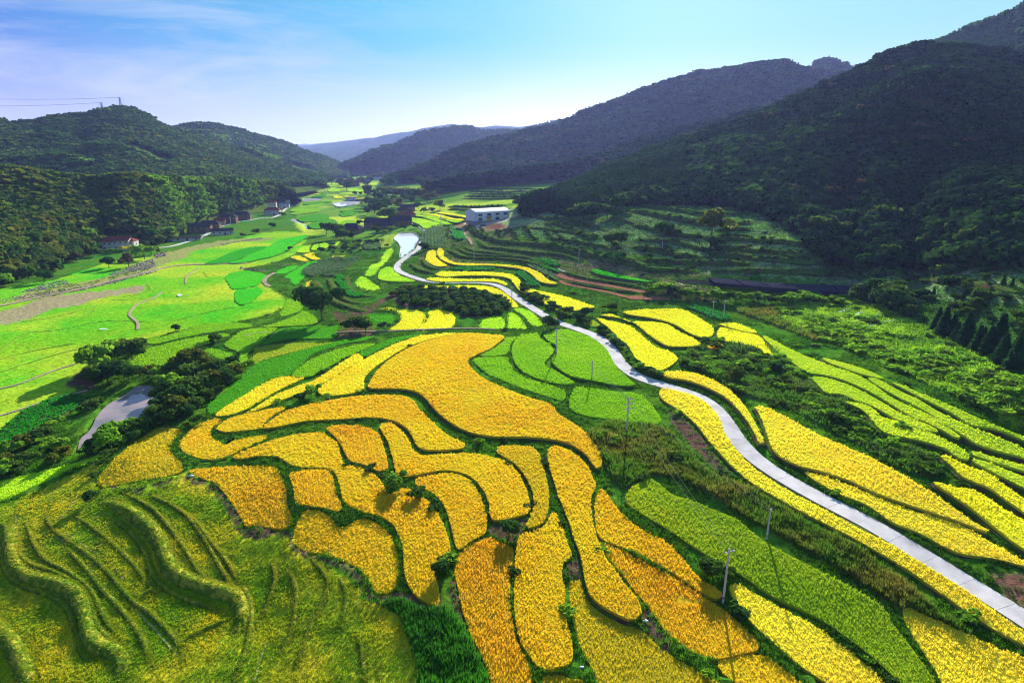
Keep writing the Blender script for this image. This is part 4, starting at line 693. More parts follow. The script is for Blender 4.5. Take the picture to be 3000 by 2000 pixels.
# ------------------------------------------------------------------ road of cast slabs, paths
def path(tile, pts, w, m, name, h=.1): return path_w(resample(on_ground(smooth(px(tile, pts), 5, False)), 2.5), w, m, name, h)
def path_w(P, w, m, name, h=.1):
    L_, R_ = band(P, w*(.8+.4*fbm(P[:, 0]*.1, P[:, 1]*.1, 8))); V = []
    for j in range(len(P)):
        z = float(H(P[j, 0], P[j, 1])); V += [(L_[j][0], L_[j][1], z-.35), (L_[j][0], L_[j][1], z+h), (R_[j][0], R_[j][1], z+h), (R_[j][0], R_[j][1], z-.35)]
    F = [(j*4+a, j*4+a+1, j*4+a+5, j*4+a+4) for j in range(len(P)-1) for a in range(3)]
    return tag(mesh_obj(name, V, [f[::-1] for f in F], m), kind='structure')
M_VERGE = plain('worn_verge', (.16, .12, .07), (.08, .14, .02), .6, bump=.6)
def build_road():
    path_w(RP[:, :2], 5.2, M_VERGE, 'road_verge', -.06)
    root = tag(link('road', None), kind='structure'); P = resample(RP, .98); L_, R_ = band(P, 3.6); zc = H(P[:, 0], P[:, 1]); k = np.ones(9)/9; zc[4:-4] = np.convolve(zc, k, 'valid'); zc += .12; n = len(P)
    step = 5; i = 0; cnt = 0
    while i+step < n:
        if to_px(np.array([[P[i, 0], P[i, 1], zc[i]]]))[0, 1] > 1760: break
        ids = range(i, i+step+1); V = []; 
        for j in ids:
            f = .02 if j in (i, i+step) else 0; s = P[min(j+1, n-1)]-P[max(j-1, 0)]; s = s/np.linalg.norm(s); sh = (s[:2]*f if j == i else -s[:2]*f); dz = .006*math.sin(cnt*2.7)
            for e in (L_[j], R_[j]): V += [(e[0]+sh[0], e[1]+sh[1], zc[j]+dz), (e[0]+sh[0], e[1]+sh[1], zc[j]-.4)]
        F = []; m = len(V)//4
        for a in range(m-1):
            b = a*4; F += [(b, b+2, b+6, b+4), (b, b+4, b+5, b+1), (b+2, b+3, b+7, b+6)]
        F += [(0, 1, 3, 2), (m*4-4, m*4-2, m*4-1, m*4-3)]
        mesh_obj('concrete_slab', V, F, M_CONC, root); i += step; cnt += 1
build_road()
path('K', '-60,1110 0,1090 200,1065 400,1010 550,960 650,900 720,850 860,815 940,790 1100,765 1250,740 1350,740 1450,700 1500,650 1560,610 1650,575 1660,530 1700,480 1740,460', 3.2, M_CONC, 'village_road', .16)
path('H', '1950,780 2000,800 2070,830 2140,872 2200,868', 4, M_CONC, 'village_lane', .14)
path('D', '-100,395 0,385 200,340 450,290 650,240 850,190 1000,155 1200,145 1420,140', 2.6, M_DIRT, 'dirt_track', .24)
path('E', '-360,560 -250,540 0,545 230,535 480,530 700,520 930,515 1080,520', .9, M_DIRT, 'footpath', .3)
path('I', '780,850 820,930 880,980 930,1050', 3, M_DIRT, 'dirt_track', .24)
path('D', '930,305 880,340 800,370 760,400 745,440 790,480 790,520', 1., M_DIRT, 'footpath', .2)
path('D', '560,650 480,700 300,760 120,830 0,860', .8, M_DIRT, 'footpath', .2)
path('D', '500,870 300,920 150,970 0,1015', .8, M_DIRT, 'footpath', .2)
path('K', '370,1500 375,1420 450,1360 520,1320', .8, M_DIRT, 'footpath', .25)
path('K', '1330,1530 1270,1470 1300,1420 1390,1370', 2.2, M_DIRT, 'footpath', .25)
M_EDGE = plain('grassy_field_edge', (.22, .24, .04), (.10, .22, .015), .5)
for p_ in ('0,640 150,545 330,522 620,470 860,480', '0,765 350,655 560,612', '640,352 840,345', '120,478 350,440 500,400', '545,395 510,440 400,480', '1060,265 1075,215 1150,190', '1170,190 1190,220', '840,255 855,300 700,335', '1350,390 1200,420 1000,470', '0,690 200,640 420,600'): path('D', p_, .45, M_EDGE, 'field_edge', .10)
M_STRAW = plain('pale_straw', (.36, .32, .16), (.18, .22, .03), 1.6, bump=.8, lo=.45, hi=.6)
for p_ in ('95,610 90,700 120,800 130,870', '180,930 300,960 420,1020 470,1060', '510,1100 550,1200', '310,715 430,800 540,870', '370,700 500,790 640,880 710,980', '690,515 850,605', '945,710 1000,820 1050,890', '1110,940 1290,990', '450,490 400,560 340,640', '1530,1330 1480,1440 1460,1560', '780,1150 900,1270 1010,1400', '340,430 300,520', '560,1280 640,1350 750,1420 740,1520'): path('A', p_, .3, M_STRAW, 'straw_line', .07)
def puddle(tile, x, y, w, h):
    q = np.array([(x+w*math.cos(a)*(.6+.6*random.random()), y+h*math.sin(a)*(.5+.7*random.random())) for a in np.linspace(0, 6.28, 9)[:-1]]); P = on_ground(smooth(px(tile, q), 3), .32); P[:, 2] = P[:, 2].mean(); tag(mesh_obj('puddle', P, [tuple(range(len(P)))[::-1]], WM['water_pale']), kind='structure')
for a_ in ((1030, 322, 22, 7), (590, 516, 30, 4)): puddle('D', *a_)
# ------------------------------------------------------------------ the air of the valley
def haze():
    z0, z1 = -45, 420; b = MB(); b.box((0, 5800, (z0+z1)/2), (24000, 13000, z1-z0)); o = b.build('haze', None)
    m, t = mat('valley_haze'); out = nn(t, 'ShaderNodeOutputMaterial'); v = nn(t, 'ShaderNodeVolumePrincipled'); v.inputs['Color'].default_value = (.33, .42, 1, 1); v.inputs['Density'].default_value = .000055; v.inputs['Anisotropy'].default_value = .35
    t.links.new(v.outputs[0], out.inputs['Volume']); o.data.materials.clear(); o.data.materials.append(m); tag(o, kind='stuff')
haze()
# ------------------------------------------------------------------ tree shapes
M_BARK = plain('bark', (.10, .07, .05), (.16, .12, .09), 3, bump=.6, bs=8)
LM = dict(broad=leafmat('leaves_mid', (.045, .105, .015), (.08, .145, .02), (.06, .115, .015), .4), dark=leafmat('leaves_dark', (.025, .085, .015), (.05, .12, .02), (.035, .09, .016), .35),
 olive=leafmat('leaves_olive', (.10, .13, .015), (.16, .17, .02), (.07, .12, .015), .45), lit=leafmat('leaves_bright', (.12, .28, .015), (.18, .34, .02), (.13, .26, .02), .45),
 conif=leafmat('needles', (.025, .085, .025), (.045, .12, .03), (.03, .09, .025), .35), yel=leafmat('blossom_yellow', (.75, .62, .03), (.85, .70, .05), None, .4), rust=leafmat('leaves_rusty', (.11, .10, .03), (.10, .08, .03), None, .3))  # conifer needle greens lifted to show sunlit edges
def crown_mesh(name, m, n=420, lobes=9, wide=1.0, leaf=.11, flat=.75):
    """crown of unit width and height about one: several leafy lobes round the boughs"""
    C_ = []; N_ = []
    L_ = [(rng.normal(0, .20)*wide, rng.normal(0, .20)*wide, rng.uniform(.40, .86), rng.uniform(.15, .27)) for _ in range(lobes)]
    L_.append((0, 0, .68, .30))
    for i in range(n):
        x, y, z, r = L_[rng.integers(len(L_))]; v = rng.normal(size=3); v /= np.linalg.norm(v)
        if v[2] < -.55: v[2] *= -1
        r *= rng.uniform(.75, 1.12); C_.append((x+v[0]*r*wide, y+v[1]*r*wide, z+v[2]*r*flat)); N_.append(v+rng.normal(0, .45, 3))
    return quads_mesh(name, C_, np.array(N_), leaf*rng.uniform(.55, 1.2, n), m)
def conifer_mesh(name, m, n=420, leaf=.055, rad=.21):
    C_ = []; N_ = []
    for i in range(n):
        t = rng.uniform()**.75; tier = (t*11) % 1; r = rad*(1-t)*(.55+.55*(1-tier))+.012; a = rng.uniform(0, 6.28); rr = r*rng.uniform(.55, 1)
        C_.append((rr*math.cos(a), rr*math.sin(a), .06+.94*t-.03*rr/rad)); N_.append((math.cos(a)*.7, math.sin(a)*.7, .9)+rng.normal(0, .35, 3))
    return quads_mesh(name, C_, np.array(N_), leaf*(1.15-.6*np.array([c[2] for c in C_]))*rng.uniform(.6, 1.15, n), m, 1.6)
def bamboo_mesh(name, m, n=420):
    C_ = []; N_ = []
    for i in range(n):
        k = rng.integers(14); a = k*2.4; t = rng.uniform(.25, 1); R = .05+.28*t*t; x = .12*math.cos(a)+R*math.cos(a)*.8; y = .12*math.sin(a)+R*math.sin(a)*.8
        C_.append((x+rng.normal(0, .035), y+rng.normal(0, .035), t*.95-.12*(t**4)+rng.normal(0, .03))); N_.append((math.cos(a), math.sin(a), .8)+rng.normal(0, .5, 3))
    return quads_mesh(name, C_, np.array(N_), .07*rng.uniform(.5, 1.1, n), m, 1.8)
def core(me, m, r, z, fl=.8):
    """a dark inner mass so that thin crowns do not show the sky everywhere"""
    bm = bmesh.new(); bm.from_mesh(me); g = bmesh.ops.create_icosphere(bm, subdivisions=1, radius=r, matrix=Matrix.Translation((0, 0, z))@Matrix.Diagonal((1, 1, fl, 1))); bm.to_mesh(me); bm.free(); return me
def forest_proto(kind, m, n):
    if kind == 'c': me = conifer_mesh('forest_conifer', LM[m], n, .075, .2)
    elif kind == 'b': me = bamboo_mesh('forest_bamboo', LM[m], n)
    else: me = core(crown_mesh('forest_tree', LM[m], n, 7, 1.25, .15), None, .30, .5)
    return proto(me.name, me)
FP_L = [forest_proto('t', 'broad', 130), forest_proto('t', 'olive', 130), forest_proto('t', 'dark', 130), forest_proto('t', 'broad', 130), forest_proto('b', 'olive', 150), forest_proto('t', 'lit', 130)]  # olive and lit crowns brightened to tint sunlight onto the left hills
LM['shade'] = leafmat('leaves_darkened_for_shade', (.010, .035, .012), (.022, .058, .016), (.014, .042, .014), .2)  # near-black greens paint the unlit face of the right-hand mountains
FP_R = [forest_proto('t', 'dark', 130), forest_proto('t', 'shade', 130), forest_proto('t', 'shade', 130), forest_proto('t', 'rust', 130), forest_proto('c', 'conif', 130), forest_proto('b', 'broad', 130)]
FP_C = [forest_proto('c', 'conif', 150), forest_proto('c', 'dark', 150), forest_proto('t', 'dark', 120), forest_proto('t', 'broad', 120)]
# ------------------------------------------------------------------ hills: lofted from their foot to their ridge and over the far side
HILLM = {}
def hillmat(name, a, b, c):
    m, t = mat(name); out = nn(t, 'ShaderNodeOutputMaterial'); d = nn(t, 'ShaderNodeBsdfDiffuse'); col = mixc(t, noise(t, .02, 5, .4, .6), a, b); col = mixc(t, noise(t, .12, 6, .48, .7, rough=.7), col, c)
    bm = nn(t, 'ShaderNodeBump'); bm.inputs['Strength'].default_value = 1; bm.inputs['Distance'].default_value = 5; t.links.new(noise(t, .09, 6, 0, 1, rough=.7), bm.inputs['Height']); t.links.new(bm.outputs[0], d.inputs['Normal'])
    t.links.new(col, d.inputs[0]); t.links.new(d.outputs[0], out.inputs[0]); return m
HM = hillmat('forest_floor', (.04, .08, .012), (.07, .11, .015), (.10, .14, .02)); HMF = hillmat('distant_forest', (.035, .07, .03), (.05, .09, .035), (.06, .10, .04))
def interp_line(L, xs): L = np.array(L, float); return np.stack([np.interp(xs, L[:, 0], L[:, k]) for k in range(1, L.shape[1])], 1)
HILLS = {}
def hill(name, ridge, foot, nu=160, nv=60, gully=1., prof=.85, treeh=7., back=.6, m=HM, seed=1, footz=None):
    """ridge: x, y, distance; foot: x, y (photo pixels); both turned into places on the land"""
    x0, x1 = ridge[0][0], ridge[-1][0]; xs = np.linspace(x0, x1, nu); R = interp_line(ridge, xs)
    rp_ = at_dist(np.c_[xs, R[:, 0]], R[:, 1]); rp_[:, 2] -= treeh*.75; rp_[:, 2] += (fbm(xs*.035, xs*0, seed)-.5)*rp_[:, 1]*.004
    fx = interp_line([(f[0], f[0], f[1]) for f in foot], xs) if footz is None else None
    fp = on_ground(np.c_[xs, interp_line([(f[0], f[1]) for f in foot], xs)[:, 0]], 0) if footz is None else None
    if footz is not None: fd = interp_line([(f[0], f[1]) for f in foot], xs)[:, 0]; q = np.c_[xs, np.full(nu, 380.)]; fp = at_dist(q, fd); fp[:, 2] = footz
    far = np.linalg.norm(rp_[:, :2], axis=1); nb = 10; P = []
    for j in range(nv+1+nb):
        if j <= nv:
            v = j/nv; A = fp[:, :2]*(1-v)+rp_[:, :2]*v; z = fp[:, 2]+(rp_[:, 2]-fp[:, 2])*(prof*v+(1-prof)*math.sin(v*math.pi/2))
            sz = (rp_[:, 2]-fp[:, 2]); nz_ = np.abs(2*fbm(A[:, 0]*.006+v*.4, A[:, 1]*.006, seed, 4)-1)**.7
            z = z-gully*sz*.42*(nz_-.10)*(math.sin(v*math.pi)**.8)*.55 - gully*7*(fbm(A[:, 0]*.02, A[:, 1]*.02, seed+5, 3)-.5)*math.sin(v*math.pi)
            if v < .06: z = z-(.06-v)*40
        else:
            v = (j-nv)/nb; A = rp_[:, :2]*(1+back*v*.5); z = rp_[:, 2]-(rp_[:, 2]-fp[:, 2]+30)*v**1.3
        P.append(np.c_[A, z])
    P = np.array(P); V = P.reshape(-1, 3); idx = np.arange(len(V)).reshape(P.shape[0], nu)
    F = np.stack([idx[:-1, :-1], idx[:-1, 1:], idx[1:, 1:], idx[1:, :-1]], -1).reshape(-1, 4); me = fast_mesh(name, V, F); me.polygons.foreach_set('use_smooth', np.ones(len(F), bool)); me.materials.append(m)
    tag(link(name, me), kind='structure'); HILLS[name] = (P, nv); return P
def on_hill(P, nv, n, vmin=0., vmax=1., umin=0., umax=1., back=0):
    """n random places on a hill, evenly over its area"""
    nu = P.shape[1]; j0, j1 = int(vmin*nv), min(P.shape[0]-1, int(vmax*nv)+back); i0, i1 = int(umin*(nu-1)), int(umax*(nu-1))
    Q = P[j0:j1+1, i0:i1+1]; a = Q[1:, :-1]-Q[:-1, :-1]; b = Q[:-1, 1:]-Q[:-1, :-1]; ar = np.abs(a[..., 0]*b[..., 1]-a[..., 1]*b[..., 0]).ravel()
    f = rng.choice(len(ar), n, p=ar/ar.sum()); jj, ii = np.divmod(f, Q.shape[1]-1); s, t = rng.uniform(size=n)[:, None], rng.uniform(size=n)[:, None]
    return (Q[jj, ii]*(1-s)+Q[jj+1, ii]*s)*(1-t)+(Q[jj, ii+1]*(1-s)+Q[jj+1, ii+1]*s)*t
def forest(name, hname, n, protos, hmin, hmax, w, vmin=0., vmax=1., umin=0, umax=1, clear=None, patch=.01, wide=1.15, bare=.0):
    P, nv = HILLS[hname]; Q = on_hill(P, nv, n, vmin, vmax, umin, umax, 1)
    k = inview(Q, 90); Q = Q[k]; w = np.array(w, float); cw_ = np.cumsum(w/w.sum())
    r = np.clip((fbm(Q[:, 0]*patch, Q[:, 1]*patch, 31, 4)-.47)*2.2+.5+rng.normal(0, .18, len(Q)), 0, .9999); pi = np.searchsorted(cw_, r); pi = np.minimum(pi, len(w)-1)
    if bare: Q, pi = [z[fbm(Q[:, 0]*.008, Q[:, 1]*.008, 77, 4) > bare] for z in (Q, pi)]
    if clear is not None:
        q = to_px(Q); kk = np.ones(len(Q), bool)
        for c in clear: kk &= ~inside(np.array(c, float), q)
        Q, pi = Q[kk], pi[kk]
    h = rng.uniform(hmin, hmax, len(Q))*(.7+.6*fbm(Q[:, 0]*.03, Q[:, 1]*.03, 12)); ws = h*wide*rng.uniform(.8, 1.25, len(Q)); Q[:, 2] -= h*.10
    con = np.array([p.name.startswith('forest_con') for p in protos])[pi]; ws = np.where(con, h*1.15, ws); h = np.where(con, h*1.25, h)
    o = scatter(name, Q, np.c_[ws, ws, h], protos, None, pi=pi); return o
hill('far_hills', [(560, 345, 6500), (690, 334, 6500), (740, 330, 6400), (800, 321, 6000), (870, 313, 5500), (940, 301, 5200), (1000, 289, 5000), (1040, 284, 5000), (1072, 294, 5000), (1120, 290, 5000), (1190, 292, 5000), (1270, 285, 5000), (1500, 270, 5000)], [(500, 3200), (800, 3200), (1500, 3000)], footz=-6, m=HMF, seed=11, treeh=0, gully=1.1)
hill('farthest_hills', [(400, 345, 11000), (690, 333, 11000), (780, 325, 11000), (850, 317, 11000), (1000, 320, 11000), (1300, 310, 11000)], [(400, 7500), (1300, 7500)], footz=-6, m=HMF, seed=12, treeh=0)
hill('valley_head_hill', [(778, 386, 1800), (800, 375, 1850), (830, 360, 1900), (870, 345, 2000), (920, 325, 2100), (980, 305, 2200), (1030, 294, 2250), (1062, 291, 2300), (1110, 298, 2300), (1200, 299, 2300), (1320, 270, 2300)], [(778, 389), (850, 399), (950, 404), (1050, 402), (1320, 400)], seed=13, gully=.9)
hill('tower_hill', [(-420, 300, 1250), (-200, 280, 1250), (0, 273, 1250), (90, 269, 1250), (145, 261, 1250), (200, 263, 1250), (215, 257, 1250), (245, 246, 1260), (270, 243, 1260), (285, 246, 1260), (320, 256, 1270), (350, 275, 1280), (395, 293, 1300), (450, 310, 1330), (540, 335, 1380), (640, 362, 1450), (700, 385, 1500), (740, 397, 1500)], [(-420, 1), (740, 1)], footz=-4, seed=3, gully=.8, nu=240, prof=1.) if 0 else None
hill('tower_hill', [(-420, 300, 1250), (-200, 280, 1250), (0, 273, 1250), (90, 269, 1250), (145, 261, 1250), (200, 263, 1250), (215, 257, 1250), (245, 246, 1260), (270, 243, 1260), (285, 246, 1260), (320, 256, 1270), (350, 275, 1280), (395, 293, 1300), (450, 310, 1330), (540, 335, 1380), (640, 362, 1450), (700, 385, 1500), (740, 397, 1500)], [(-420, 690), (0, 690), (400, 760), (600, 880), (740, 1100)], footz=2, seed=3, gully=.75, nu=260, prof=.9)
hill('north_west_hill', [(330, 296, 1800), (395, 292, 1800), (440, 286, 1800), (482, 283, 1800), (545, 297, 1850), (600, 313, 1900), (650, 325, 1950), (700, 345, 2000), (750, 362, 2050), (775, 374, 2050), (796, 388, 2050)], [(330, 1300), (600, 1300), (700, 1380), (796, 1700)], footz=-4, seed=5, gully=.7, nu=160)
hill('blue_mountain', [(895, 408, 1150), (930, 396, 1180), (960, 386, 1200), (1010, 362, 1250), (1060, 337, 1300), (1120, 318, 1350), (1176, 306, 1400), (1240, 293, 1400), (1290, 281, 1400), (1345, 256, 1400), (1390, 240, 1400), (1450, 214, 1400), (1530, 186, 1400), (1600, 166, 1400), (1650, 160, 1400), (1700, 151, 1400), (1740, 144, 1400), (1790, 138, 1400), (1835, 150, 1400), (1850, 156, 1400), (1960, 170, 1400), (2352, 160, 1400)], [(895, 411), (1000, 418), (1100, 425), (1250, 415), (1400, 410), (2352, 400)], seed=7, gully=1., nu=260, nv=80)
hill('second_peak', [(1780, 190, 1700), (1850, 157, 1700), (1875, 143, 1700), (1900, 134, 1700), (1930, 145, 1700), (1965, 162, 1700), (2100, 190, 1700)], [(1780, 1300), (2100, 1300)], footz=60, seed=8, nu=60, gully=.4)
hill('upper_right_mountain', [(2060, 150, 1050), (2120, 112, 1050), (2180, 92, 1050), (2220, 78, 1050), (2260, 61, 1050), (2310, 38, 1050), (2352, 17, 1050), (2700, -120, 1050)], [(2060, 700), (2700, 700)], footz=90, seed=9, nu=100, gully=.5)
hill('middle_spur', [(985, 428, 820), (1060, 407, 840), (1120, 400, 860), (1176, 392, 860), (1290, 378, 870), (1400, 352, 880), (1470, 328, 880), (1526, 306, 880), (1626, 281, 880), (1750, 250, 880), (1850, 215, 900), (2000, 180, 900)], [(985, 431), (1060, 427), (1176, 415), (1260, 412), (1400, 430), (2000, 400)], seed=15, nu=200, gully=.9)
hill('right_mountain', [(1196, 467, 445), (1240, 450, 470), (1300, 427, 500), (1400, 387, 540), (1500, 345, 570), (1620, 300, 590), (1740, 258, 600), (1850, 214, 610), (1960, 164, 620), (2030, 128, 620), (2070, 108, 620), (2110, 97, 620), (2150, 98, 620), (2200, 96, 625), (2280, 112, 640), (2352, 126, 650), (2600, 110, 650), (3000, 60, 650)], [(1196, 469), (1260, 485), (1321, 500), (1426, 473), (1560, 470), (1656, 473), (1766, 492), (1820, 520), (1856, 542), (1886, 590), (1960, 605), (2026, 612), (2226, 612), (2352, 612), (2600, 625), (3000, 660)], seed=2, nu=260, nv=90, gully=.75, treeh=8)
hill('village_hill', [(-600, 400, 600), (-200, 385, 600), (0, 378, 600), (100, 388, 600), (180, 397, 600), (230, 398, 600), (280, 393, 600), (330, 397, 620), (400, 403, 650), (450, 404, 690), (500, 404, 740), (560, 410, 800), (600, 413, 850), (640, 422, 880), (670, 436, 880), (692, 449, 870)], [(-600, 740), (-200, 680), (0, 652), (60, 636), (110, 622), (150, 600), (235, 574), (320, 570), (360, 563), (400, 548), (445, 526), (500, 510), (560, 497), (600, 487), (640, 473), (665, 463), (692, 451)], seed=4, nu=240, nv=60, gully=1.2, prof=1.15, treeh=8)
CLEAR = [[(222, 535), (330, 535), (335, 600), (222, 600)], [(395, 545), (450, 505), (560, 478), (700, 440), (720, 500), (560, 560), (395, 580)], [(20, 372), (165, 378), (165, 396), (20, 392)], [(176, 386), (310, 384), (310, 404), (176, 404)]]
forest('forest_on_village_hill', 'village_hill', 22000, FP_L, 4, 7.5, [3, 2.6, 2.2, 2, 2, .8], vmin=.02, wide=1.2, patch=.02, clear=CLEAR)
forest('forest_on_tower_hill', 'tower_hill', 22000, FP_L, 5.5, 9, [3, .7, 6, 3, .4, .2], vmin=.15, wide=1.3, patch=.008, bare=.40)
forest('forest_on_north_west_hill', 'north_west_hill', 15000, FP_L, 7, 11, [3, .7, 6, 3, .4, .1], vmin=.1, wide=1.4, patch=.008, bare=.36)
forest('forest_at_valley_head', 'valley_head_hill', 8000, FP_C, 9, 15, [3, 3, 3, 3], wide=1.5)
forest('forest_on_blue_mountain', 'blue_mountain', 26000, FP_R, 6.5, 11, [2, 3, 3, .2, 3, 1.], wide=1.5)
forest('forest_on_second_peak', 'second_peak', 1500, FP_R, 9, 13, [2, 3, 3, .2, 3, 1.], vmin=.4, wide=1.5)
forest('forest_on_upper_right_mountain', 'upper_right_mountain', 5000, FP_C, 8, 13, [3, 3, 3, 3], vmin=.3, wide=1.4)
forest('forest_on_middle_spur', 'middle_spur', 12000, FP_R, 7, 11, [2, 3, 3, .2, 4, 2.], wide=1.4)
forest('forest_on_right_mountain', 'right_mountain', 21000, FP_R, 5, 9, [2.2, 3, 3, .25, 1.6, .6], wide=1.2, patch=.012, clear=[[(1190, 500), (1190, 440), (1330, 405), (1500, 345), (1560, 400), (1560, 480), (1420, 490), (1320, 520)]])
forest('conifer_plantation', 'right_mountain', 9000, FP_C, 7, 10, [4, 3, .5, .4], umax=.24, wide=1.3, clear=[[(1570, 0), (3000, 0), (3000, 900), (1570, 900)]])
# ------------------------------------------------------------------ grass and weeds between the plots
def weeds():
    G = {k: [proto('tuft', blades_mesh('tuft', 12, 1, .45, .07, leafmat('tuft_'+k, *c, tr=.4, patch=.08), ln, .3)) for _ in range(2)] for k, c, ln in
         (('grass', ((.05, .16, .010), (.10, .25, .012), (.03, .10, .010)), .5), ('dry', ((.12, .21, .02), (.07, .22, .012), (.20, .19, .03)), .3), ('scrub', ((.06, .18, .015), (.11, .28, .02), (.10, .14, .03)), .7),
          ('bscrub', ((.26, .50, .02), (.34, .54, .03), (.07, .20, .015)), .8), ('dull', ((.12, .30, .010), (.34, .44, .015), (.66, .54, .02)), .5), ('lush', ((.04, .19, .012), (.06, .26, .015), (.03, .14, .012)), .6))}
    pts = []
    for lo, hi, s in ((35, 95, .36), (95, 110, .45), (110, 170, .62), (170, 260, 1.0), (260, 420, 1.6)):
        gx = np.arange(-hi, hi, s); gy = np.arange(10, hi, s); X, Y = np.meshgrid(gx, gy); Q = np.stack([X.ravel(), Y.ravel()], 1)+rng.uniform(-.45, .45, (X.size, 2))*s
        r = np.linalg.norm(Q, axis=1); Q = Q[(r >= lo) & (r < hi)]; P = np.c_[Q, H(Q[:, 0], Q[:, 1])]; k = inview(P, 40); P = P[k]; P = P[~covered(P)]; pts.append(np.c_[P, np.full(len(P), s)])
    P = np.concatenate(pts); s = P[:, 3]; P = P[:, :3]; c, kk, ks = cover(P, True); n = len(P)
    P[:, 2] += .35*(fbm(P[:, 0]*.35, P[:, 1]*.35, 5)-.5)
    for nm, a, f in (('scrub', 3.2, .12), ('bscrub', 1.6, .2), ('dry', 1.0, .25), ('lush', 1.2, .3), ('dull', .35, .5)):
        i = kk == ks.index(nm); P[i, 2] += a*(fbm(P[i, 0]*f, P[i, 1]*f, 21)-.45)
    sp_ = lambda *ks_: [proto('low_bush', crown_mesh('low_bush', LM[k], 90, 5, 1.3, .15)) for k in ks_]; LM['ylit'] = leafmat('leaves_yellow_green', (.20, .42, .02), (.30, .48, .03), (.14, .34, .02), .45)
    SHP = dict(slope_weeds=sp_('ylit', 'lit', 'ylit', 'broad'), hillock_weeds=sp_('broad', 'lit', 'broad', 'lit'), dry_tall_grass=sp_('lit', 'broad'), verge_grass=sp_('broad', 'dark', 'lit'))
    r = rng.uniform(size=n)
    for nm, kinds, dens, ha, hb, proto_k in (('verge_grass', ('grass', 'far', 'terr', 'shade_darkened_grass', 'brownt', 'paleg'), .8, .25, .6, 'grass'), ('dry_tall_grass', ('dry', 'brown'), 1, .7, 1.5, 'dry'), ('hillock_weeds', ('scrub',), 1, .5, 1.3, 'scrub'),
            ('slope_weeds', ('bscrub', 'rows'), 1, .4, 1.1, 'bscrub'), ('stubble_grass', ('dull',), 1, .14, .36, 'dull'), ('lush_weeds', ('lush',), 1, .7, 1.6, 'lush'), ('sparse_grass', ('earth', 'soil', 'soil2', 'river'), .18, .2, .5, 'grass')):
        i = np.isin(kk, [ks.index(k) for k in kinds]) & (r < dens) & ((kk != ks.index('grass')) | (fbm(P[:, 0]*.2, P[:, 1]*.2, 3) > .38)); Q = P[i]; ss = s[i]
        if nm in ('slope_weeds', 'hillock_weeds', 'dry_tall_grass', 'verge_grass') and len(Q):
            j = rng.uniform(size=len(Q)) < dict(slope_weeds=.20, hillock_weeds=.10, dry_tall_grass=.012, verge_grass=.012)[nm]; j &= fbm(Q[:, 0]*.1, Q[:, 1]*.1, 91, 3) > .42; q = Q[j]; w = rng.uniform(.9, 2.6, len(q))*(1 if nm != 'verge_grass' else .7); q[:, 2] -= w*.25
            if len(q): tag(scatter(nm+'_bushes', q, np.c_[w*1.3, w*1.3, w*.8], SHP[nm]), 'low bushes scattered through the '+nm.replace('_', ' '), 'bushes', kind='stuff')
        if len(Q): w = ss*rng.uniform(1.1, 1.9, len(Q)); tag(scatter(nm, Q, np.c_[w, w, rng.uniform(ha, hb, len(Q))*(.6+.8*fbm(Q[:, 0]*.25, Q[:, 1]*.25, 41))], G[proto_k]), nm.replace('_', ' ')+' growing between the plots', 'grass', kind='stuff')
weeds()
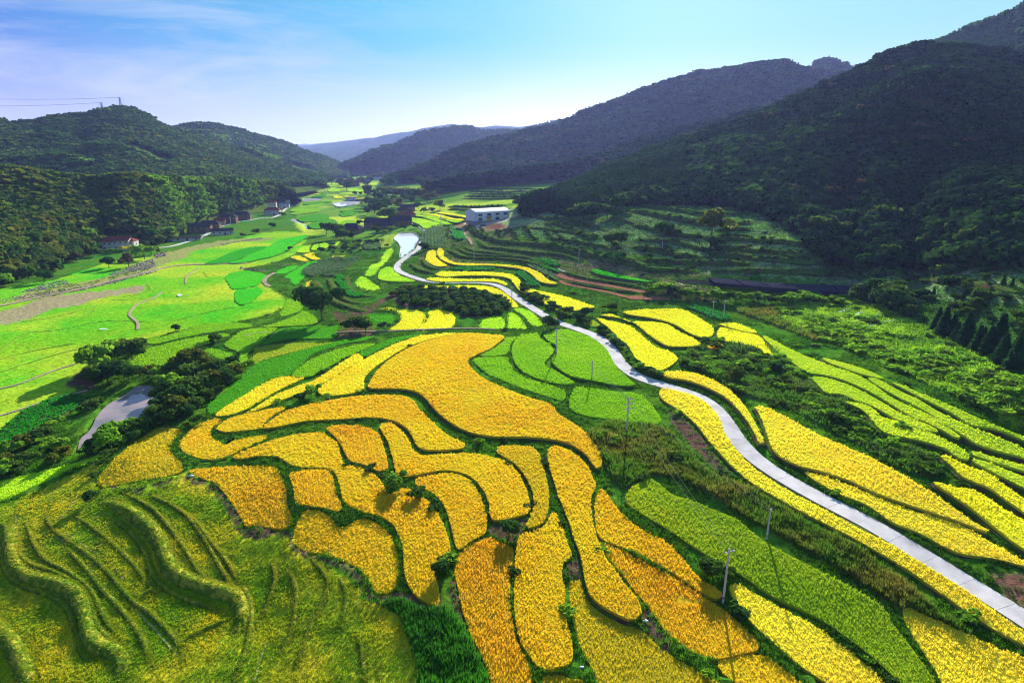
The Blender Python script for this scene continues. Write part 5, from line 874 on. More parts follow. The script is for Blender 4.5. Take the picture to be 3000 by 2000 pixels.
# ------------------------------------------------------------------ terrace banks and bunds
M_BANKD = plain('stubble_terrace_edge', (.09, .16, .012), (.30, .28, .03), .8, bump=1, bs=1.5, lo=.46, hi=.62)
BGD = [proto('bank_tuft', blades_mesh('bank_tuft', 14, 1, .5, .09, leafmat('tuft_stubble', (.14, .26, .012), (.30, .36, .02), (.50, .42, .03), .4), .8, .4))]
BG = [proto('bank_tuft', blades_mesh('bank_tuft', 14, 1, .5, .09, leafmat('tuft_bank', (.05, .17, .015), (.09, .24, .02), (.14, .20, .03), .4), .8, .4))]
BS = [proto('bank_shrub', crown_mesh('bank_shrub', LM['broad'], 70, 4, 1.1, .17))]
for t_, pts, hgt in BANKS:
    h = float(hgt); P = resample(on_ground(smooth(px(t_, pts), 5, False)), max(.8, h)); n = len(P); x, y = P[:, 0], P[:, 1]; z = H(x, y); hh = h*(.75+.5*fbm(x*.2, y*.2, 6)); V = []
    wid = h*(1.2+.5*fbm(x*.15, y*.15, 9))*(.8 if t_ == 'A' else 1); d = np.gradient(P[:, :2], axis=0); d /= np.linalg.norm(d, axis=1)[:, None]+1e-9; nn_ = np.stack([-d[:, 1], d[:, 0]], 1)
    tp = np.clip(np.minimum(np.arange(n), n-1-np.arange(n))/(n*.16), 0, 1)**.7; hh = hh*tp
    for s, zz in ((-1.0, -.3), (-.6, .5), (-.15, 1), (.5, .9), (1.3, .25), (2.0, -.15)) if t_ == 'A' else ((-1, -.4), (-.4, .8), (.1, 1), (1.2, .8), (3., -.3)):
        s2 = s*(.85+.3*fbm(x*.5, y*.5, 13+int(s*3)))
        V.append(np.c_[P[:, :2]+nn_*(wid*s2)[:, None], z+np.where(zz < 0, zz, hh*zz)])
    F = [(a*n+i, a*n+i+1, (a+1)*n+i+1, (a+1)*n+i) for a in range(len(V)-1) for i in range(n-1)]
    o = tag(mesh_obj('terrace_bank', np.concatenate(V), F, M_BANKD if t_ == 'A' else M_BANK, smooth_=True), kind='structure')
    dd = float(np.linalg.norm(P.mean(0)[:2])); k = max(1, int(n*(26 if t_ == 'A' else 5))); i = rng.integers(0, n-1, k); f = rng.uniform(size=k)[:, None]; u = rng.normal(0, .42, k) if t_ != 'A' else rng.uniform(-.9, 1.8, k); Q = P[i, :2]*(1-f)+P[i+1, :2]*f+nn_[i]*(wid[i]*u)[:, None]
    zz = H(Q[:, 0], Q[:, 1])+hh[i]*(np.clip(1-np.abs(u), 0, 1) if t_ != 'A' else np.interp(u, [-1, -.6, -.15, .5, 1.3, 2], [-.2, .5, 1, .9, .25, -.1]))-.08; Q = np.c_[Q, zz]; m_ = inview(Q); Q = Q[m_]
    if len(Q):
        w = rng.uniform(.45, .9, len(Q))*max(.6, h*.7); w = w*(.6 if t_ == 'A' else 1); hz = w*rng.uniform(.5, .9, len(Q)); lo_ = (u[m_] < -.35) if t_ == 'A' else np.ones(len(Q), bool)
        for sel, pr in ((lo_, BG), (~lo_, BGD)):  # darker tufts on the low side of A ridges colour in their shadow
            if sel.any(): scatter('bank_grass', Q[sel], np.c_[w, w, hz][sel], pr, o)
    if h > 1.45 and t_ != 'A' and len(Q): 
        j = rng.choice(len(Q), max(1, len(Q)//11)); w = rng.uniform(1.2, 2.4, len(j)); q = Q[j]; q[:, 2] -= .5; scatter('bank_shrubs', q, np.c_[w, w, w*.8], BS, o)
# ------------------------------------------------------------------ single trees
TREEM = {}
def tkind(k):
    if k not in TREEM:
        if k == 'round': v = [(crown_mesh('crown', LM['dark'], 900, 10, 1.1, .062), 1), (crown_mesh('crown', LM['broad'], 900, 9, 1.1, .062), 1)]
        elif k == 'bush': v = [(crown_mesh('crown', LM['broad'], 700, 8, 1.35, .075), 1), (crown_mesh('crown', LM['dark'], 700, 8, 1.35, .075), 1)]
        elif k == 'lit': v = [(crown_mesh('crown', LM['lit'], 700, 8, 1.3, .075), 1)]
        elif k == 'olive': v = [(crown_mesh('crown', LM['olive'], 800, 9, 1.1, .065), 1)]
        elif k == 'yellow': v = [(crown_mesh('crown', LM['yel'], 500, 6, 1.3, .08), 1)]
        elif k == 'rusty': v = [(crown_mesh('crown', LM['rust'], 800, 9, 1.1, .065), 1)]
        elif k == 'conifer': v = [(conifer_mesh('crown', LM['conif'], 1100, .04, .23), 1), (conifer_mesh('crown', LM['conif'], 1000, .042, .2), 1)]
        elif k == 'bamboo': v = [(bamboo_mesh('crown', LM['olive'], 900), 1)]
        elif k == 'shrub': v = [(crown_mesh('crown', LM['lit'], 400, 6, 1.5, .10), 1), (crown_mesh('crown', LM['broad'], 400, 6, 1.5, .10), 1)]
        tr = []
        for c, _ in v:
            b = MB(); top = .9 if k == 'conifer' else .55; b.tube([(0, 0, -.08), (.01, 0, .15), (.0, .01, top)], [.035, .026, .008], 6)
            if k not in ('conifer', 'shrub', 'bamboo'):
                for a in (0, 2.1, 4.2): b.tube([(0, 0, .26), (.13*math.cos(a), .13*math.sin(a), .48), (.24*math.cos(a), .24*math.sin(a), .62)], [.018, .011, .004], 5)
            o = b.build('trunk', M_BARK); tr.append(o.data); bpy.data.objects.remove(o)
        TREEM[k] = [(c, tr[i]) for i, (c, _) in enumerate(v)]
    return TREEM[k]
TN = dict(conifer='conifer', shrub='shrub', bush='bushy_tree', bamboo='bamboo_clump')
def tree_at(p, h, k, label, group=None, wide=1.):
    c, t = random.choice(tkind(k)); e = empty(TN.get(k, 'broadleaf_tree'), p, label, 'shrub' if k == 'shrub' else ('bamboo' if k == 'bamboo' else 'tree'), group, random.uniform(0, 6.28)); e.scale = (h*wide, h*wide, h)
    link('trunk', t, e); link('crown', c, e); return e
def tree(tile, x, y, hp, k, label, group=None, wide=1.):
    P = on_ground(px(tile, [(x, y)]))[0]; s = TILES[tile][2]; dist = P[1]*CP+(CAMH-P[2])*SP; h = hp/s*.784*dist/FPX/.93; P[2] -= .15
    return tree_at(tuple(P), h, k, label, group, wide)
for l in """D|1852,470,195,round|lone round dark tree standing among bare earth at the field corner
D|2040,525,85,bush|bush on bare earth right of the lone round tree
D|2100,535,72,bush|wider bush right of the one beside the lone round tree
D|2195,520,42,shrub|small shrub at the tip of the dark green plot
D|1010,528,42,bush|single dark bush on the edge of the flat pasture
D|1230,592,55,bush|bush in the gully between two green paddies
D|1790,905,60,shrub|pale green shrub clump between golden strips, larger one
D|1720,930,50,bush|dark shrub left of the pale shrub clump between golden strips
D|1040,1030,48,shrub|round green shrub on the bund above the leaf shaped paddy
D|1130,1062,50,shrub|second round shrub beside the C shaped paddy
A|2278,455,80,shrub|round green shrub in the gap beside the boomerang paddy
A|520,520,65,bush|shrub on the earth bank below the leaf shaped paddy
B|450,495,60,shrub|leafy shrub at the head of the thumb shaped paddy
B|965,720,95,bush|dark leafy bush on bare earth between four golden paddies
B|785,195,35,shrub|low shrub in the bund below the central paddy, left one
B|935,180,30,shrub|low shrub in the bund below the central paddy, right one
B|575,945,90,bush|dark shrub at the foot of the S shaped paddy
B|600,870,40,shrub|small shrub at the neck of the S shaped paddy
C|560,960,112,bush|dark shrub just left of the nearest pole with a crossarm
C|650,970,60,shrub|reddish weedy shrub just right of the nearest pole with a crossarm
B|1485,180,50,shrub|small shrub where the tall dry grass meets the central paddy
B|1730,410,40,shrub|shrub at the head of the broad green and yellow paddy
E|1385,512,75,bush|dark shrub beside the road, left of a pair
E|1428,510,45,bush|dark shrub beside the road, right of a pair
E|1600,450,60,bush|roadside thicket bush below the lemon strip
E|1560,470,50,bush|second roadside thicket bush below the lemon strip
E|1745,410,50,bush|bush on the bank behind the teardrop paddy
E|1450,455,50,bush|low bush at the near edge of the lemon strip
F|705,820,85,olive|pale rounded tree on the shrubby hillock above the gold crescent
F|920,760,60,bush|dark bush on the hillock below the hooked paddy
F|1090,365,62,lit|bright green tree on the bank of the algae pond
F|290,300,50,lit|bright round bush at the left end of the algae pond
F|1450,190,110,bush|dark bush on the right in the hillock gully|
H|980,438,105,round|solitary dark tree between the far ponds
H|1010,925,125,round|left tree of the tall pair by the dark roofed farmhouse
H|1120,970,165,round|right tree of the tall pair by the dark roofed farmhouse
H|570,460,110,round|dark tree at the wood's tip beside the highest pond
H|1065,358,75,bush|small far tree behind the solitary valley tree
H|835,385,45,bush|low dark bush among the far yellow plots
H|1240,432,110,round|tall tree left of the far hamlet barn
H|1180,370,90,bush|tree cluster left of the far hamlet, upper one
H|1690,425,150,round|tall round tree beyond the bamboo, left of a wider one
H|2100,410,135,round|broad dark crown standing over the bamboo
H|1640,700,150,bush|tree in the dark wood behind the village roofs, left one
H|1720,770,150,bush|tree in the dark wood behind the village roofs, front one
H|1600,560,120,bush|tree in the dark wood behind the village roofs, back one
H|1840,640,125,olive|brownish rounded tree behind the village roofs
H|1390,825,65,bush|small round tree beside the lane before the village
H|1210,985,110,bush|dark thicket tree under the farmhouse, left one
H|1300,985,90,bush|dark thicket tree under the farmhouse, right one
H|1580,925,95,bush|garden tree in front of the long dark roofs
H|1655,940,62,lit|bright lime bush in front of the long dark roofs
H|1760,900,65,lit|pale green bush left of the white pond
H|1900,875,60,bush|dark garden bush above the white pond, left one
H|2020,860,55,bush|dark garden bush above the white pond, right one
H|2310,640,100,olive|tawny round tree near the far pair of poles
H|2060,640,80,bush|dark tree beside the upper village roof
H|2120,1115,100,bush|dark bush in the garden plot beside the road
H|1480,480,120,bamboo|bamboo clump left of the long bamboo stand
H|940,1140,70,bush|shrub at the notch of the small yellow plot
H|590,1110,50,bush|single bush at the edge of the vivid green paddy
K|2150,980,120,bush|dark tree beside the tall pair, under the farmhouse
K|1360,860,70,bush|round bush on the meadow above the stream
K|1180,920,60,bush|low bush between meadow and stony river
K|1025,960,50,bush|smallest bush above the stony river
K|1230,560,190,rusty|tall brownish tree in the wood above the village
K|1490,730,60,lit|bright bush at the bend of the village road
J|200,1330,200,bamboo|feathery pale bamboo clump at the foot of the left hill
J|90,1500,130,lit|bright round tree at the lower left edge of the wood
J|510,1480,150,bush|dark spreading bush at the lower wood's right end
J|330,1440,160,bush|dark tree beneath the pale bamboo clump
J|880,1240,110,rusty|greyish tree below the left forest, before the red roofed house
J|760,1200,140,bush|dark tree left of the red roofed house
J|1090,1180,110,bush|dark bush touching the left wall of the red roofed house
J|1255,1310,130,bush|dark bush in the hedge below the red roofed house
J|1480,1300,150,rusty|brownish bush in the hedge below the red roofed house
J|1660,1210,150,lit|bright green tree right of the red roofed house
J|1740,1160,110,bush|dark tree right of the bright one by the red roofed house
J|1420,1125,60,yellow|yellow flowering bush before the red roofed house, left one
J|1500,1120,58,yellow|yellow flowering bush before the red roofed house, right one
J|1300,1150,60,lit|low green bush before the red roofed house
N|860,680,170,round|wide dark tree dome on the shaded terraces, right half
N|745,680,160,round|wide dark tree dome on the shaded terraces, left half
N|1900,545,290,olive|tallest tree on the shaded terraces, pale topped
N|1930,735,160,round|round dark tree below the tallest terrace tree
N|1500,570,100,bush|small dark tree left of the tallest terrace tree
N|430,360,190,bush|tree in the dark grove above the terraces, leftmost front one
N|570,375,200,bush|tree in the dark grove above the terraces, middle front one
N|700,365,170,bush|tree in the dark grove above the terraces, right front one
N|800,300,220,round|tree in the dark grove above the terraces, tall right one
N|600,260,190,round|tree in the dark grove above the terraces, tall back one
N|480,250,180,round|tree in the dark grove above the terraces, back left one
N|880,250,190,round|tree in the dark grove above the terraces, back right one
E|2050,-10,90,bush|bush on the uppermost visible terrace line""".split('\n'):
    t_, a, lab = l.split('|')[:3]; x, y, hp, k = a.split(','); tree(t_, float(x), float(y), float(hp), k, lab)
G1 = 'dark leafy tree of the thicket around the brown pond'
for x, y, h in [(560, 810, 110), (620, 830, 150), (600, 740, 170), (680, 700, 130), (760, 690, 140), (800, 640, 90), (690, 790, 120), (740, 810, 100), (650, 650, 80), (870, 800, 95), (930, 795, 90), (1000, 785, 100), (1080, 745, 130), (1130, 720, 110), (1190, 745, 90), (800, 790, 80), (950, 990, 140), (1000, 1025, 150), (1050, 965, 160), (1110, 905, 150), (1170, 875, 130), (1230, 855, 120), (1290, 835, 120), (1340, 805, 100), (1390, 780, 95), (900, 1045, 120), (960, 1065, 110), (1060, 1025, 100), (1130, 975, 90), (1200, 925, 80), (1260, 895, 70), (1180, 800, 110), (1250, 775, 100), (1320, 740, 80), (1010, 900, 140), (930, 930, 120), (1090, 820, 130), (640, 1190, 140), (700, 1140, 120), (560, 1210, 90), (500, 1245, 70), (740, 1135, 90), (820, 1110, 80), (60, 1235, 90), (130, 1205, 100), (200, 1175, 100), (265, 1145, 90), (520, 985, 80), (560, 955, 60), (1000, 740, 70), (1150, 660, 60), (720, 640, 80), (850, 1090, 90), (780, 1150, 70)]:
    lab = 'dark tree of the clump left of the broad green paddy, above the brown pond' if x < 840 and y < 850 else 'dark tree on the near left bank of the brown pond' if y > 1080 else 'tree of the dense thicket on the right bank of the brown pond' if x > 880 and y > 810 else 'shrubby tree at the weedy left end of the brown pond' if x < 600 else 'tree of the belt between the broad green paddy and brown pond'
    tree('D', x, y, h*.85, random.choice(['bush', 'round', 'bush', 'lit', 'olive']), lab, 'trees around the brown pond')
for x, y, h in [(380, 1240, 60), (300, 1290, 60), (100, 1330, 60), (20, 1360, 70), (180, 1280, 60), (710, 1165, 40), (640, 1240, 40), (580, 1300, 35), (800, 1130, 50), (880, 1080, 40), (940, 1050, 40), (340, 1200, 60), (30, 1290, 60), (980, 1040, 40), (1075, 1075, 30), (540, 1370, 30)]:
    tree('D', x, y, h, random.choice(['shrub', 'olive', 'shrub']), 'low shrub in the weedy strip along the leaf shaped paddy and lower pond shore', 'shrubs by the lower pond shore', 1.2)
for i, (x, y, h) in enumerate([(1848, 520, 130), (1885, 550, 165), (1935, 565, 140), (2010, 600, 185), (2078, 640, 150), (2140, 655, 160), (2195, 640, 215), (2220, 705, 170), (2320, 660, 160), (2290, 745, 190), (2180, 590, 110), (1960, 590, 120), (2050, 560, 90), (2110, 610, 110), (2345, 700, 120)]):
    tree('F', x, y, h*.95, 'conifer', 'sunlit edged conifer in the row at the right edge of the picture', 'conifers along the right edge', 1.5)
for x, y, h in [(1480, 375, 135), (1540, 385, 120), (1600, 405, 120), (1650, 415, 100), (1425, 335, 80), (1510, 345, 120), (1590, 360, 110), (1380, 360, 60), (1700, 440, 70)]:
    tree('F', x, y, h, random.choice(['conifer', 'bush', 'bush']), 'dark shaded tree in the cluster right of the black seedbeds', 'shaded trees right of the seedbeds')
for i in range(34):   # hillock bushes and the hedge along the algae pond
    x = 560+i*22; y = 330+45*math.sin(i*.35)*.3+i*.4; tree('F', 200+i*33, 300+26*math.sin(min(i, 26)/26*3.0)+ (i*2.6 if i > 6 else i*3)*.9+random.uniform(-8, 8), random.uniform(35, 60), random.choice(['bush', 'lit', 'shrub']), 'leafy bush of the algae pond hedge, '+('left part near the ploughed strips', 'middle part facing the black seedbeds', 'right part ending at the shaded trees')[i*3//34], 'hedge bushes by the algae pond')
for i in range(40):
    t = random.random(); a = [(430, 640), (700, 700), (950, 800), (1150, 930), (1350, 1060), (1600, 1190), (1880, 1330)]; k = t*6; j = int(k); f = k-j; x = a[j][0]*(1-f)+a[j+1][0]*f; y = a[j][1]*(1-f)+a[j+1][1]*f
    tree('F', x+random.gauss(0, 45), y+random.gauss(0, 38), random.uniform(22, 44), random.choice(['bush', 'shrub', 'lit']), 'scrubby bush on the rough hillock between the lime and gold paddies', 'scrub bushes on the hillock', 1.15)
for i in range(46):   # verge bushes beside the road and under its bank
    a = [(1230, 290), (1300, 340), (1400, 400), (1530, 440), (1680, 520), (1760, 580), (1830, 670), (1900, 740), (2030, 790)]; k = random.random()*7.99; j = int(k); f = k-j; x = a[j][0]*(1-f)+a[j+1][0]*f; y = a[j][1]*(1-f)+a[j+1][1]*f
    tree('E', x+random.gauss(0, 9), y+random.gauss(0, 9), random.uniform(22, 42), random.choice(['bush', 'shrub', 'bush']), 'verge bush on the bank between the road and the yellow paddies', 'bushes along the upper road verge', 1.2)
# bamboo stand and wood behind the central village, small orchard, young trees on the terraces
for i in range(16): tree('H', 1680+i*30+random.uniform(-8, 8), 480+random.uniform(-12, 12)+i*1.5, random.uniform(80, 105), 'bamboo', 'bamboo clump in the long stand behind the central village', 'bamboo behind the central village')
for x, y, h in [(1500, 610, 110), (1560, 640, 130), (1700, 640, 130), (1780, 560, 80), (1900, 560, 90), (1980, 580, 90), (2150, 560, 90), (2230, 540, 100), (2200, 470, 90), (2300, 480, 90), (1560, 700, 120), (1480, 700, 90), (1980, 520, 90), (1700, 520, 110), (1450, 580, 60), (2280, 400, 100), (2200, 330, 80), (2330, 330, 80), (2120, 680, 60), (2230, 680, 60), (1330, 480, 50), (1280, 340, 70), (1420, 340, 70), (1500, 330, 70), (1560, 300, 70), (1640, 280, 70), (1350, 290, 60), (1480, 380, 60), (1400, 480, 40), (1620, 460, 80), (1560, 500, 90)]:
    tree('H', x, y, h, random.choice(['bush', 'round', 'olive', 'bush']), 'tree in the wood around the central village', 'trees of the central village wood')
for i in range(30): tree('H', random.uniform(1180, 1720), random.uniform(1010, 1130)-.0, random.uniform(28, 50), random.choice(['bush', 'shrub', 'bush']), 'round bush in the terraced garden gully left of the white pond', 'bushes left of the white pond', 1.2) if i < 14 else tree('H', random.uniform(1040, 1400), random.uniform(1040, 1150), random.uniform(28, 46), 'bush', 'round bush in the terraced garden gully left of the white pond', 'bushes left of the white pond', 1.2)
for i in range(70):
    x, y = random.uniform(1500, 2352), random.uniform(170, 560)
    if y > 330+(x-1500)*.28 or y < 180+(x-1500)*.03: continue
    tree('F', x, y, random.uniform(30, 70), random.choice(['bush', 'round', 'bush', 'conifer']), ('dark bush on the shaded slope behind the seedbeds' if x < 1850 else 'dark bush on the shaded slope behind the conifer row'), 'bushes on the shaded slope', 1.2)
def plant_rows(tile, poly, sx, sy, ang, h, k, label, group, cat='shrub', nmax=300, name='orchard_shrub'):
    P = on_ground(smooth(px(tile, poly), 3))[:, :2]; c, s = math.cos(ang), math.sin(ang); R = np.array([[c, s], [-s, c]]); lp = P@R.T; lo, hi = lp.min(0), lp.max(0)
    X, Y = np.meshgrid(np.arange(lo[0], hi[0], sx), np.arange(lo[1], hi[1], sy)); Q = (np.stack([X.ravel(), Y.ravel()], 1)+rng.normal(0, .35, (X.size, 2)))@R; Q = Q[inside(P, Q)]; Q = Q[~covered(Q)]
    if len(Q) > nmax: Q = Q[rng.choice(len(Q), nmax, replace=False)]
    for q in Q:
        hh = h*random.uniform(.75, 1.2); o = link(name, random.choice(tkind(k))[0]); o.location = (q[0], q[1], float(H(q[0], q[1]))-hh*.2); o.scale = (hh*1.1, hh*1.1, hh); o.rotation_euler.z = random.uniform(0, 6.28); tag(o, label, cat, group)
plant_rows('E', '500,330 560,290 700,286 850,292 980,302 1060,325 1130,365 1150,400 1060,438 980,448 890,448 830,405 760,385 650,385 540,380', 4.1, 3.2, .2, 2.8, 'bush', 'dark round fruit tree in the orchard rows under the lemon strip', 'orchard trees under the lemon strip', 'fruit tree')
plant_rows('I', '880,860 1300,900 1500,850 2100,980 2352,1060 2352,1180 1900,1070 1400,1030 1000,930', 9, 8, .1, 2.4, 'bush', 'young fruit tree dotted over the dim terraces', 'young trees dotted over the terraces', 'fruit tree', name='young_fruit_tree')
plant_rows('N', '0,420 400,540 640,620 1100,640 1500,720 1900,900 1900,960 1400,950 1000,870 500,790 0,660', 10, 9, .1, 2.4, 'bush', 'young fruit tree dotted over the dim terraces', 'young trees dotted over the terraces', 'fruit tree', name='young_fruit_tree', nmax=80)
plant_rows('I', '330,1080 400,900 560,830 650,860 600,1050 480,1100', 2.6, 2.6, .9, 1.6, 'shrub', 'leafy row plant in the dark garden right of the white pond', 'row plants right of the white pond', 'garden plant', name='garden_plant', nmax=90)
# trees standing singly at the foot of the wooded slopes
def slope_trees(hname, n, vr, ur, hs, kinds, label, group):
    P, nv = HILLS[hname]; Q = on_hill(P, nv, n, vr[0], vr[1], ur[0], ur[1]); Q = Q[inview(Q, 0)]; qq = to_px(Q)
    for c in CLEAR[:2]: k = ~inside(np.array(c, float), qq); Q, qq = Q[k], qq[k]
    for q, p in zip(Q, qq):
        k = random.choice(kinds); where = label[0] if p[0] < label[2] else label[1]
        tree_at((q[0], q[1], q[2]-.5), random.uniform(*hs), k, TN.get(k, 'leafy tree').replace('_', ' ')+where, group)
slope_trees('village_hill', 80, (.0, .30), (.3, .99), (7, 11), ['bush', 'round', 'olive', 'bamboo', 'bush', 'lit', 'bamboo'], (' at the wooded hill foot around the red roofed house', ' at the wooded hill foot behind the roadside village', 420), 'trees at the foot of the left hill')
slope_trees('right_mountain', 70, (.0, .16), (.36, .66), (7, 11), ['bush', 'round', 'round', 'bush', 'conifer'], (' in shade at the mountain foot above the terraces', ' in shade at the mountain foot beyond the seedbeds', 1850), 'trees at the foot of the right mountain')
# ------------------------------------------------------------------ houses
M_TILE = plain('dark_roof_tiles', (.035, .035, .045), (.06, .055, .065), 1.5, bump=.6, bs=4); M_RED = plain('red_roof_tiles', (.16, .035, .035), (.22, .06, .05), 1.2, bump=.5, bs=4); M_BLUE = plain('blue_sheet_roof', (.07, .12, .28), (.10, .15, .32), .6, rough=.5)
M_WOOD = plain('weathered_wood', (.12, .075, .05), (.20, .13, .09), 2, bump=.4); M_WHITE = plain('whitewashed_wall', (.55, .52, .52), (.42, .38, .36), .7); M_BRICK = plain('pinkish_brick_wall', (.36, .22, .18), (.28, .16, .13), 2, bump=.3)
M_GLASS = plain('window_glass', (.03, .04, .05), rough=.08, spec=.8); M_FRAME = plain('window_frame_paint', (.5, .5, .52), rough=.5); M_DOOR = plain('wooden_door', (.18, .08, .05), (.12, .06, .04), 2)
def house(tile, x, y, w, d, h, rz, roofm, wallm, label, roof='gable', win=3, floors=1, rise=None, cat='house'):
    P = on_ground(px(tile, [(x, y)]))[0]; e = empty('village_house', tuple(P), label, cat, None, rz); rise = rise or d*.28
    b = MB(); b.box((0, 0, h/2-.4), (w, d, h+.8)); 
    if roof == 'gable':
        for s in (-1, 1): b.poly([(s*w/2, -d/2, h), (s*w/2, d/2, h), (s*w/2, 0, h+rise)][::s])
    b.build('wall', wallm, e)
    r = MB(); ow, od, t = w/2+.5, d/2+.7, .16; dz = -.7*rise/(d/2)
    if roof == 'gable':
        for s in (-1, 1):
            V = [(-ow, s*od, h+dz), (ow, s*od, h+dz), (ow, 0, h+rise), (-ow, 0, h+rise)]; V += [(a, b_, c+t) for a, b_, c in V]; n = len(r.V); r.V += V
            for f in ((0, 1, 2, 3), (7, 6, 5, 4), (0, 4, 5, 1), (1, 5, 6, 2), (3, 2, 6, 7), (0, 3, 7, 4)): r.F.append([n+i for i in f]); r.m.append(0)
        r.box((0, 0, h+rise+t+.05), (w+1, .35, .25))
    else:
        k = w/2-d*.38; V = [(-ow, -od, h+dz), (ow, -od, h+dz), (ow, od, h+dz), (-ow, od, h+dz), (-k, 0, h+rise), (k, 0, h+rise)]; r.V += V; r.F += [[0, 1, 5, 4], [1, 2, 5], [2, 3, 4, 5], [3, 0, 4], [3, 2, 1, 0]]; r.m += [0]*5; r.box((0, 0, h+rise+.05), (2*k, .4, .3))
    r.build('roof', roofm, e)
    for f in range(floors):
        z = (h/floors)*(f+.55)
        for i in range(win):
            xx = (i+.5)/win*w-w/2
            if f == 0 and i == win//2: MB().box((xx, -d/2-.03, 1.05), (1.3, .1, 2.1)).build('door', M_DOOR, e); continue
            o = MB().box((xx, -d/2-.03, z), (1.4, .10, 1.2)).build('window', M_FRAME, e); MB().box((xx, -d/2-.09, z), (1.15, .06, .95)).build('pane', M_GLASS, o)
    for s in (-1, 1):
        o = MB().box((s*(w/2+.03), 0, h*.6), (.10, 1.3, 1.1)).build('window', M_FRAME, e); MB().box((s*(w/2+.09), 0, h*.6), (.06, 1.05, .85)).build('pane', M_GLASS, o)
    return e
house('J', 1370, 1100, 18, 8, 7.0, .10, M_RED, M_WHITE, 'two storey house with red roofs, alone at the foot of the left hill', 'gable', 5, 2, 1.9)
house('J', 1275, 1105, 7, 7.5, 6.4, .10, M_RED, M_WHITE, 'left red roofed wing joined to the lone two storey house', 'hip', 2, 2, 1.5)
house('J', 1510, 1095, 8, 7.5, 6.4, .10, M_RED, M_WHITE, 'right red roofed wing joined to the lone two storey house', 'hip', 2, 2, 1.5)
house('J', 2100, 1000, 26, 5, 2.2, .42, M_WOOD, M_WHITE, 'long low shed with a sagging brown roof, left of the first village houses', 'gable', 4, 1, 1.0, 'shed')
house('K', 540, 905, 19, 9, 5.4, .15, M_TILE, M_WOOD, 'long dark tiled wooden house, leftmost in the roadside village', 'gable', 4, 2)
house('K', 650, 880, 18, 9, 6.2, .2, M_TILE, M_WOOD, 'bigger dark tiled wooden house just behind the leftmost one', 'hip', 4, 2)
house('K', 770, 822, 9, 7, 4.6, .3, M_RED, M_BRICK, 'small reddish roofed house beside the stone road wall', 'gable', 3, 1)
house('K', 790, 930, 17, 7, 3.6, .5, M_TILE, M_WHITE, 'white walled low house on the near side of the village road', 'gable', 4, 1, 1.5)
house('K', 860, 800, 17, 9, 6.8, .15, M_TILE, M_WOOD, 'tall wooden house under a broad grey roof above a blue sheet porch', 'hip', 4, 2)
house('K', 845, 790, 15, 4, 3.8, .15, M_BLUE, M_WOOD, 'lean to porch with a blue sheet roof in the roadside village', 'gable', 3, 1, .7, 'porch')
house('K', 1010, 760, 19, 9, 6.0, .25, M_TILE, M_WOOD, 'dark wooden house with a wide low roof, right of the blue porch', 'hip', 4, 2)
house('K', 1370, 700, 17, 9, 5.4, .15, M_RED, M_WHITE, 'white house with a brownish red roof and small upper tower', 'hip', 4, 1)
house('K', 1375, 660, 9, 6, 10.5, .15, M_RED, M_WHITE, 'upper storey block with its own red roof on the white house', 'hip', 3, 2, 1.8)
house('K', 1440, 600, 16, 9, 6.2, .2, M_TILE, M_WOOD, 'dark roofed wooden house nearest the second pond', 'hip', 3, 2)
house('K', 1505, 622, 12, 7, 4.6, .25, M_BLUE, M_WHITE, 'white house with a blue sheet roof beside the village road', 'gable', 3, 1, 1.)
house('K', 1535, 590, 8, 7, 7.2, .25, M_TILE, M_WHITE, 'narrow grey roofed house at the right end of the roadside village', 'gable', 2, 2)
house('H', 1300, 915, 17, 10, 4.6, -.25, M_TILE, M_WOOD, 'single dark hipped farmhouse beside the tall pair of trees', 'hip', 4, 1, 3.4)
house('H', 1600, 850, 22, 10, 5.0, -.25, M_TILE, M_WOOD, 'longest dark roof of the central village', 'gable', 5, 2, 3.2)
house('H', 1700, 880, 14, 8, 4.8, -.35, M_TILE, M_WOOD, 'dark roofed house in front of the longest roof', 'gable', 4, 2)
house('H', 1860, 830, 18, 9, 5.2, .25, M_TILE, M_WOOD, 'dark gabled house nearest the white pond', 'gable', 4, 2, 3.4)
house('H', 1510, 840, 8, 7, 4.6, -.2, M_TILE, M_BRICK, 'pinkish end building left of the longest roof', 'gable', 2, 1)
house('H', 1820, 720, 18, 8, 6.0, .1, M_TILE, M_WOOD, 'upper dark roofed village house at the wood edge', 'gable', 4, 2)
house('H', 1940, 670, 15, 8, 5.5, .1, M_TILE, M_WOOD, 'topmost dark roof of the central village, facing the woods', 'gable', 4, 2)
house('H', 1960, 735, 12, 7, 3.6, .1, M_RED, M_BRICK, 'small brownish red roof beside the pale yard', 'hip', 3, 1)
house('H', 1295, 375, 30, 14, 7, .1, M_RED, M_WOOD, 'far hamlet barn with a dull reddish gable between two trees', 'gable', 3, 2, 5)
house('H', 1440, 330, 30, 12, 6, .1, M_TILE, M_WOOD, 'far hamlet house right of the reddish barn', 'gable', 3, 1)
house('H', 1620, 300, 36, 12, 7, .1, M_TILE, M_WHITE, 'far hamlet row house under the foothill, left one', 'gable', 4, 2)
house('H', 1730, 305, 32, 12, 7, -.1, M_RED, M_WHITE, 'far hamlet row house under the foothill, middle one', 'gable', 4, 2)
house('H', 1800, 292, 32, 12, 7, 0, M_TILE, M_WHITE, 'far hamlet row house under the foothill, right one', 'gable', 4, 2)
house('H', 1290, 528, 14, 6, 2.6, .05, M_BLUE, M_WHITE, 'small shack on the bank of the third pond', 'gable', 2, 1, .8, 'shack')
for i, x in enumerate((880, 930, 1020, 1060, 1120)): house('H', x, 178-i*5, 42, 22, 11, .1*i, M_TILE, M_WHITE, 'tiny pale house at the far end of the valley, number '[:-9]+(', leftmost', ', second from left', ', middle one', ', second from right', ', rightmost')[i], 'gable', 3, 2, 5)
